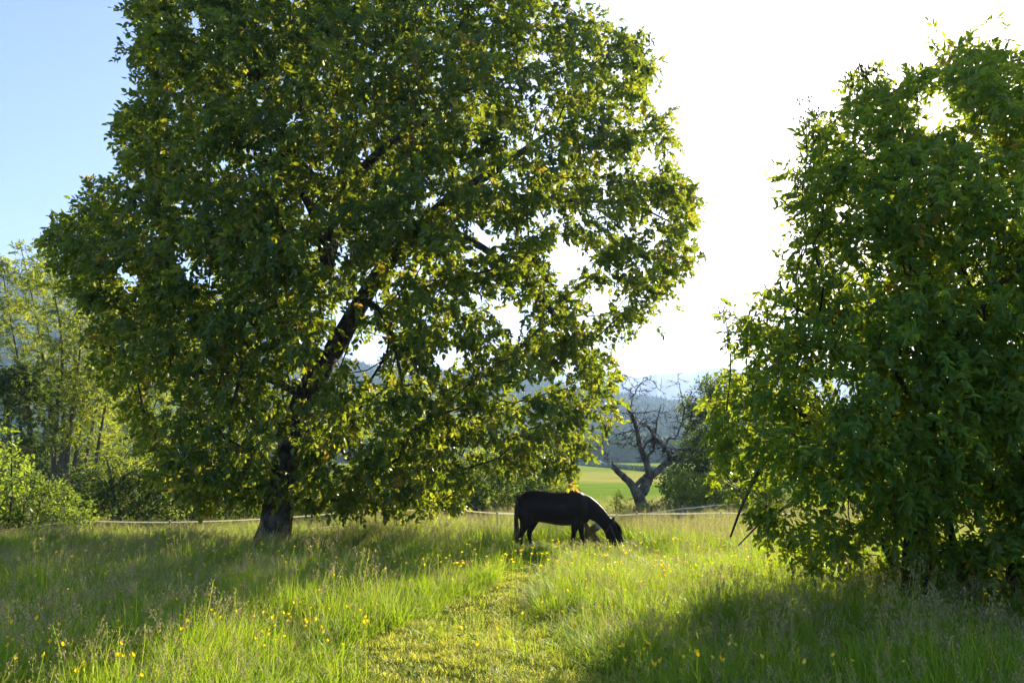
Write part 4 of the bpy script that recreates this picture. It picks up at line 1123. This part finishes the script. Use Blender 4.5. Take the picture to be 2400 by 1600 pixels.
# ------------------------------------------------------------------ far field things
def far_ground(px, py):
    ds = np.linspace(60, 300, 2400); p = at(np.full(2400, float(px)), np.full(2400, float(py)), ds)
    i = int(np.argmax(p[:, 2] <= ground_z(p[:, 0], p[:, 1]))) if np.any(p[:, 2] <= ground_z(p[:, 0], p[:, 1])) else 2399
    return np.array([p[i, 0], p[i, 1], float(ground_z(p[i, 0], p[i, 1]))])
for (px_, py_, sc_, lab) in ((1403.5, 1080, 1.0, 'larger of two white wrapped bales at the far field edge'), (1410.5, 1081, .6, 'smaller of two white wrapped bales at the far field edge')):
    g = far_ground(px_, py_ + 4)
    mb = MB(); Lb = .95 * sc_; rb = .42 * sc_
    mb.tube([(-Lb, 0, rb), (-Lb * .95, 0, rb), (0, 0, rb), (Lb * .95, 0, rb), (Lb, 0, rb)], [rb * .85, rb, rb * 1.03, rb, rb * .85], 16)
    o = mb.build('wrapped_bale', M['bale']); o.location = g; tag(o, lab, 'bale', 'white bales on the far field')
# overgrown ditches: low dark growth in lines across the field
M['ditch'] = inst_solid('ditch', (0.03, 0.07, 0.03), (0.07, 0.12, 0.04))
def low_mesh(seed):
    r = np.random.default_rng(seed); mb = MB()
    for k in range(60):
        b = np.array([r.normal(0, .3), r.normal(0, .3), 0]); e = b + [r.normal(0, .15), r.normal(0, .15), r.uniform(.3, 1)]; s = np.array([r.normal(0, .06), r.normal(0, .06), 0])
        mb.add([b - s, b + s, (b + e) / 2 + s * 1.5, e], t=[(0, 1, 2), (0, 2, 3)])
    return mb.mesh('ditch_growth', [M['ditch']], False)
dc = source_collection('ditch_growth', [low_mesh(1), low_mesh(2)])
pts = []; sc = []
A = far_ground(1300, 1084); Bq = far_ground(1720, 1122)
t = RNG.uniform(-.6, 1.6, 1500); q = A[None] + (Bq - A)[None] * t[:, None]; q[:, 1] += RNG.normal(0, .8, 1500); pts.append(q); sc.append(RNG.uniform(.5, 1.3, 1500))
A = np.array([-40, 58.5, 0]); Bq = np.array([60, 57.0, 0]); t = RNG.uniform(0, 1, 2600); q = A + (Bq - A) * t[:, None]; q[:, 1] += RNG.normal(0, 1.0, 2600); pts.append(q); sc.append(RNG.uniform(.35, .9, 2600))
q = np.concatenate(pts); q[:, 2] = ground_z(q[:, 0], q[:, 1]) - .05; s = np.concatenate(sc)
rot = np.zeros((len(q), 3)); rot[:, 2] = RNG.uniform(0, 6.28, len(q))
scatter('ditch_weeds', dc, q, RNG.integers(0, 2, len(q)), rot, np.stack([s * 1.4, s * 1.4, s], -1), 'dark overgrown ditch lines crossing the far field', 'weeds')

# ------------------------------------------------------------------ meadow grass
def blades(mb_list, n, R, h, w, bend, rng, tint=(0.2, 0.8), mat=0):
    """n grass blades as bent tapering strips"""
    r = R * np.sqrt(rng.uniform(0, 1, n)); a = rng.uniform(0, 6.283, n)
    b = np.stack([r * np.cos(a), r * np.sin(a), np.zeros(n)], -1)
    az = a + rng.normal(0, 1.2, n); d = np.stack([np.cos(az), np.sin(az), np.zeros(n)], -1)
    H = rng.uniform(*h, n); bd = rng.uniform(*bend, n); W = rng.uniform(*w, n) / 2
    tw = az + math.pi / 2 + rng.normal(0, .5, n); s = np.stack([np.cos(tw), np.sin(tw), np.zeros(n)], -1)
    Vs = []
    for t, wf in ((0, .7), (.35, 1), (.72, .75)):
        c = b + d * (bd * t * t * H)[:, None]; c[:, 2] += H * (t - .38 * bd * t ** 2.5)
        Vs += [c - s * (W * wf)[:, None], c + s * (W * wf)[:, None]]
    c = b + d * (bd * H)[:, None]; c[:, 2] += H * (1 - .38 * bd - .12 * np.maximum(bd - .8, 0)); Vs.append(c)
    V = np.stack(Vs, 1).reshape(-1, 3); i = (np.arange(n) * 7)[:, None]
    T = np.concatenate([i + np.array([t]) for t in ((0, 1, 3), (0, 3, 2), (2, 3, 5), (2, 5, 4), (4, 5, 6))])
    mb_list.append((V, T, np.repeat(rng.uniform(*tint, n), 7), mat))

def culms(mb_list, n, R, h, rng, head=0.14, loose=0.02, mat=1, lean=0.18):
    """flowering grass stalks with a seed head"""
    for k in range(n):
        a = rng.uniform(0, 6.283); b = np.array([math.cos(a), math.sin(a), 0]) * R * math.sqrt(rng.uniform()); az = rng.uniform(0, 6.283)
        d = np.array([math.cos(az), math.sin(az), 0]); H = rng.uniform(*h); ln = rng.uniform(.03, lean) * H
        def pt(t): return b + d * ln * t * t * 1.6 + np.array([0, 0, H * t * (1 - .06 * t)])
        s = np.array([-d[1], d[0], 0]) * .0018
        V = []; T = []
        for i, t in enumerate((0, .4, .8, 1.0)):
            V += [pt(t) - s, pt(t) + s]
        for i in range(3): T += [(2 * i, 2 * i + 1, 2 * i + 3), (2 * i, 2 * i + 3, 2 * i + 2)]
        tn = rng.uniform(.1, .9); mb_list.append((np.array(V), np.array(T), np.full(8, tn), 0))
        V = []; T = []; m_ = 16
        for q in range(m_):
            t = 1 - (head / H) * (q / m_); wid = loose * (.3 + math.sin(math.pi * (q + 1) / (m_ + 1)))
            c = pt(t) + np.append(rng.normal(0, wid, 2), rng.normal(0, .006)); v = rng.normal(0, 1, 3); v[2] = abs(v[2]) + .8; v /= np.linalg.norm(v)
            u = np.cross(v, rng.normal(0, 1, 3)); u /= np.linalg.norm(u); n0 = len(V)
            V += [c - v * .012, c + u * .0045, c + v * .014, c - u * .0045]; T += [(n0, n0 + 1, n0 + 2), (n0, n0 + 2, n0 + 3)]
        mb_list.append((np.array(V), np.array(T), np.full(len(V), rng.uniform(0, 1)), mat))

def herb(mb_list, n, R, size, rng):
    for k in range(n):
        a = rng.uniform(0, 6.283); b = np.array([math.cos(a), math.sin(a), 0]) * R * math.sqrt(rng.uniform()); b[2] = rng.uniform(.05, .3)
        V, T = leaflet(size * rng.uniform(.6, 1.2), size * .5, .3, .2)
        V = V @ (rotz(rng.uniform(0, 6.28)) @ roty(rng.normal(-.3, .5))).T + b
        mb_list.append((V, T, np.full(len(V), rng.uniform(0, .6)), 0))

def tuft(name, parts, mats):
    Vs, Ts, At, Mi, n = [], [], [], [], 0
    for V, T, a, mi in parts:
        Vs.append(V); Ts.append(T + n); At.append(a); Mi.append(np.full(len(T), mi)); n += len(V)
    return np_mesh(name, np.concatenate(Vs), [np.concatenate(Ts)], mats, np.concatenate(Mi), {'tint': np.concatenate(At)})

tr_ = np.random.default_rng(90); tufts = []
GM = [M['grass'], M['straw']]
for k in range(5):                                             # 0-4 standing meadow grass
    p = []; blades(p, 46, .20, (.28, .66), (.004, .009), (.1, .75), tr_); blades(p, 30, .22, (.10, .3), (.004, .008), (.2, .9), tr_, (0, .5)); tufts.append(tuft('tuft', p, GM))
for k in range(3):                                             # 5-7 with flowering stalks
    p = []; blades(p, 36, .20, (.3, .62), (.004, .008), (.1, .7), tr_); culms(p, 4, .18, (.55, .9), tr_, loose=.012 + .01 * k); tufts.append(tuft('tuft', p, GM))
for k in range(2):                                             # 8-9 flattened, arching
    p = []; blades(p, 50, .22, (.3, .6), (.004, .009), (.8, 1.5), tr_, (.3, 1)); tufts.append(tuft('tuft', p, GM))
for k in range(2):                                             # 10-11 with broad herb leaves
    p = []; blades(p, 26, .2, (.2, .5), (.004, .008), (.2, .8), tr_); herb(p, 22, .2, .09, tr_); tufts.append(tuft('tuft', p, GM))
for k in range(3):                                             # 12-14 short grazed turf
    p = []; blades(p, 90, .20, (.03, .10), (.004, .009), (.3, 1.4), tr_, (0, 1)); tufts.append(tuft('tuft', p, [M['lawn'], M['straw']]))
for k in range(3):                                             # 15-17 distant grass, broad strokes
    p = []; blades(p, 60, .38, (.3, .65), (.010, .018), (.1, .7), tr_); culms(p, 7, .35, (.5, .85), tr_, loose=.03); tufts.append(tuft('tuft', p, GM))
for k in range(2):                                             # 18-19 dry pinkish stand
    p = []; blades(p, 26, .3, (.3, .6), (.006, .012), (.1, .6), tr_, (.5, 1)); culms(p, 22, .34, (.6, 1.0), tr_, head=.2, loose=.03); tufts.append(tuft('tuft', p, GM))
for k in range(2):                                             # 20-21 with dead straw bent over
    p = []; blades(p, 30, .2, (.25, .6), (.004, .008), (.2, .8), tr_); blades(p, 12, .2, (.3, .75), (.003, .006), (.5, 1.6), tr_, (0, 1), 1); culms(p, 2, .15, (.6, .95), tr_, loose=.02); tufts.append(tuft('tuft', p, GM))
gc = source_collection('grass_tuft', tufts)

path_px = np.array([(1120, 1700), (1090, 1560), (1110, 1480), (1165, 1410), (1225, 1350), (1255, 1322)], float)
path_g = to_ground(path_px[:, 0], path_px[:, 1])[:, :2]; path_w = np.array([1.3, 1.1, .88, .66, .46, .26])
def path_mask(x, y):
    best = np.full(np.shape(x), 9.0)
    for i in range(len(path_g) - 1):
        a, b = path_g[i], path_g[i + 1]; ab = b - a
        t = np.clip(((x - a[0]) * ab[0] + (y - a[1]) * ab[1]) / (ab @ ab), 0, 1)
        best = np.minimum(best, np.hypot(x - a[0] - t * ab[0], y - a[1] - t * ab[1]) / (path_w[i] + (path_w[i + 1] - path_w[i]) * t))
    return best
def vnoise(x, y, s, k=0.0):
    return np.sin(x * s + 1.7 * np.sin(y * s * .7 + k) + k) * np.sin(y * s * 1.13 + 1.3 * np.sin(x * s * .8 - k))

NP = []
for (y0, y1, den) in ((1.5, 5, 30), (5, 9, 62), (9, 14, 46), (14, 20, 28), (20, 30, 15), (30, 48, 7)):
    w0 = .72 * y1 + 2.0; n_ = int((y1 - y0) * 2 * w0 * den)
    x = RNG.uniform(-w0, w0, n_); y = RNG.uniform(y0, y1, n_)
    k = np.abs(x) < .72 * y + 2.0
    NP.append(np.stack([x[k], y[k]], -1))
NP = np.concatenate(NP); x, y = NP[:, 0], NP[:, 1]; n_ = len(x)
pm = path_mask(x, y) + .28 * vnoise(x, y, 2.3) + .2 * vnoise(x, y, 5.1, 1.0)
clump = vnoise(x, y, 1.1, .4) * .5 + vnoise(x, y, 2.7, 2.0) * .5
far = y > 17
idx = RNG.choice([0, 1, 2, 3, 4, 0, 1, 2, 3, 5, 6, 7, 5, 6, 8, 9, 10, 11, 10, 20, 21], n_)
idx[far] = RNG.choice([15, 16, 17, 15, 16, 17, 5, 6], far.sum())
gpx, gpy = project(np.stack([x, y, np.zeros(n_)], -1))
dry = ((gpx > 1480) & (gpx < 2000) & (y > 19) & (RNG.uniform(0, 1, n_) < .5)) | ((y > 20.5) & (RNG.uniform(0, 1, n_) < .14))
idx[dry] = RNG.integers(18, 20, dry.sum())
short = (pm < 1) & (RNG.uniform(0, 1, n_) > .05)
idx[short] = RNG.integers(12, 15, short.sum())
hgt = np.clip(.80 + .42 * clump + RNG.normal(0, .1, n_), .35, 1.5)
hgt *= 1 - .5 * (np.clip(1.9 - pm, 0, 1.1) / 1.1) * (~short)
hgt[y < 5] *= .7
hgt = np.where(far, hgt * 1.0, hgt)
# grass trodden where the horse stands and at the tree foot
hgt *= np.where((np.abs(x - hx0 - .4) < 1.9) & (y < HD + 1.6) & (y > HD - 1.0), .26, 1)
hgt *= np.where((np.abs(x - hx0 - .5) < 1.7) & (y <= HD - 1.0) & (y > HD - 4.5), .40, 1)
hgt *= np.where((gpx < 800) & (y > 18.5) & (y < 30), .6, 1)
wid = np.where(short, 1.0, np.clip(.9 + .15 * clump, .7, 1.3))
keep = ~((np.hypot(x - base[0], y - base[1]) < .45))
rot = np.zeros((n_, 3)); rot[:, 2] = RNG.uniform(0, 6.283, n_); rot[:, 0] = RNG.normal(0, .20, n_); rot[:, 1] = RNG.normal(0, .20, n_)
P = np.stack([x, y, ground_z(x, y) - .02], -1)
scatter('meadow_grass', gc, P[keep], idx[keep], rot[keep], np.stack([wid, wid, hgt], -1)[keep], 'tall sunlit meadow grass with seed heads and a trodden short strip', 'grass')

# ------------------------------------------------------------------ buttercups
def buttercup(seed, H=.45):
    r = np.random.default_rng(seed); parts = []
    tip = np.array([r.normal(0, .05), r.normal(0, .05), H]); mid = tip * .5 + [r.normal(0, .02), r.normal(0, .02), .02]
    s = np.array([.0022, .0, 0]); V = []
    for c in (np.zeros(3), mid, tip): V += [c - s, c + s]
    T = [(0, 1, 3), (0, 3, 2), (2, 3, 5), (2, 5, 4)]
    parts.append((np.array(V), np.array(T), np.full(6, .4), 0))
    V = []; T = []; yaw = r.uniform(0, 6.28); tl = rotx(r.normal(0, .35)) @ roty(r.normal(0, .35))
    for k in range(5):
        a = yaw + k * 1.2566; dn = np.array([math.cos(a), math.sin(a), 0]); tn = np.array([-dn[1], dn[0], 0]); n0 = len(V)
        pv_ = [np.zeros(3), dn * .009 + tn * .008 + [0, 0, .005], dn * .009 - tn * .008 + [0, 0, .005], dn * .017 + tn * .007 + [0, 0, .013], dn * .017 - tn * .007 + [0, 0, .013]]
        V += [tip + tl @ np.array(p_) for p_ in pv_]; T += [(n0, n0 + 2, n0 + 1), (n0 + 1, n0 + 2, n0 + 4), (n0 + 1, n0 + 4, n0 + 3)]
    parts.append((np.array(V), np.array(T), np.full(25, r.uniform(0, 1)), 1))
    return tuft('buttercup', parts, [M['grass'], M['petal']])
bms = [buttercup(600 + k) for k in range(6)]
br_ = np.random.default_rng(61)
clusters = [(1640, 1330, 150, 38, 70), (1420, 1500, 130, 60, 50), (420, 1450, 260, 80, 62), (150, 1540, 140, 50, 22), (900, 1320, 140, 30, 30), (700, 1420, 140, 50, 30), (1700, 1570, 220, 25, 22), (560, 1330, 250, 40, 24), (1980, 1330, 90, 30, 16), (1450, 1340, 150, 25, 30)]
bp = np.concatenate([np.stack([br_.normal(cx, sx, n), br_.normal(cy_, sy, n)], -1) for cx, cy_, sx, sy, n in clusters])
bp = bp[(bp[:, 1] > 1265) & (bp[:, 1] < 1598) & (bp[:, 0] > 5) & (bp[:, 0] < 2395)]
hh = br_.uniform(.40, .62, len(bp)); g = to_ground(bp[:, 0], bp[:, 1]); k_ = (CAM_H - hh) / CAM_H
g[:, 0] *= k_; g[:, 1] *= k_; g[:, 2] = ground_z(g[:, 0], g[:, 1])
order_ = np.argsort(g[:, 1])[:300]
for i in order_:
    o = bpy.data.objects.new('buttercup', bms[int(br_.integers(0, 6))]); link(o)
    o.location = g[i]; o.rotation_euler = (0, 0, br_.uniform(0, 6.28)); o.scale = (.7, .7, hh[i] / .45)
    tag(o, 'small yellow buttercup standing among the meadow grass', 'buttercup', 'buttercups in the meadow')
rest = np.argsort(g[:, 1])[300:]
extra = to_ground(br_.uniform(50, 2000, 260), br_.uniform(1262, 1330, 260)) * np.array([.68, .68, 1]); extra[:, 2] = 0
q = np.concatenate([g[rest], extra]); q = q[q[:, 1] < 21]
rot = np.zeros((len(q), 3)); rot[:, 2] = br_.uniform(0, 6.28, len(q))
fc = source_collection('far_buttercup', bms)
scatter('distant_buttercups', fc, q, br_.integers(0, 6, len(q)), rot, np.tile([1.3, 1.3, 1.15], (len(q), 1)), 'specks of distant buttercups towards the fence', 'flowers')
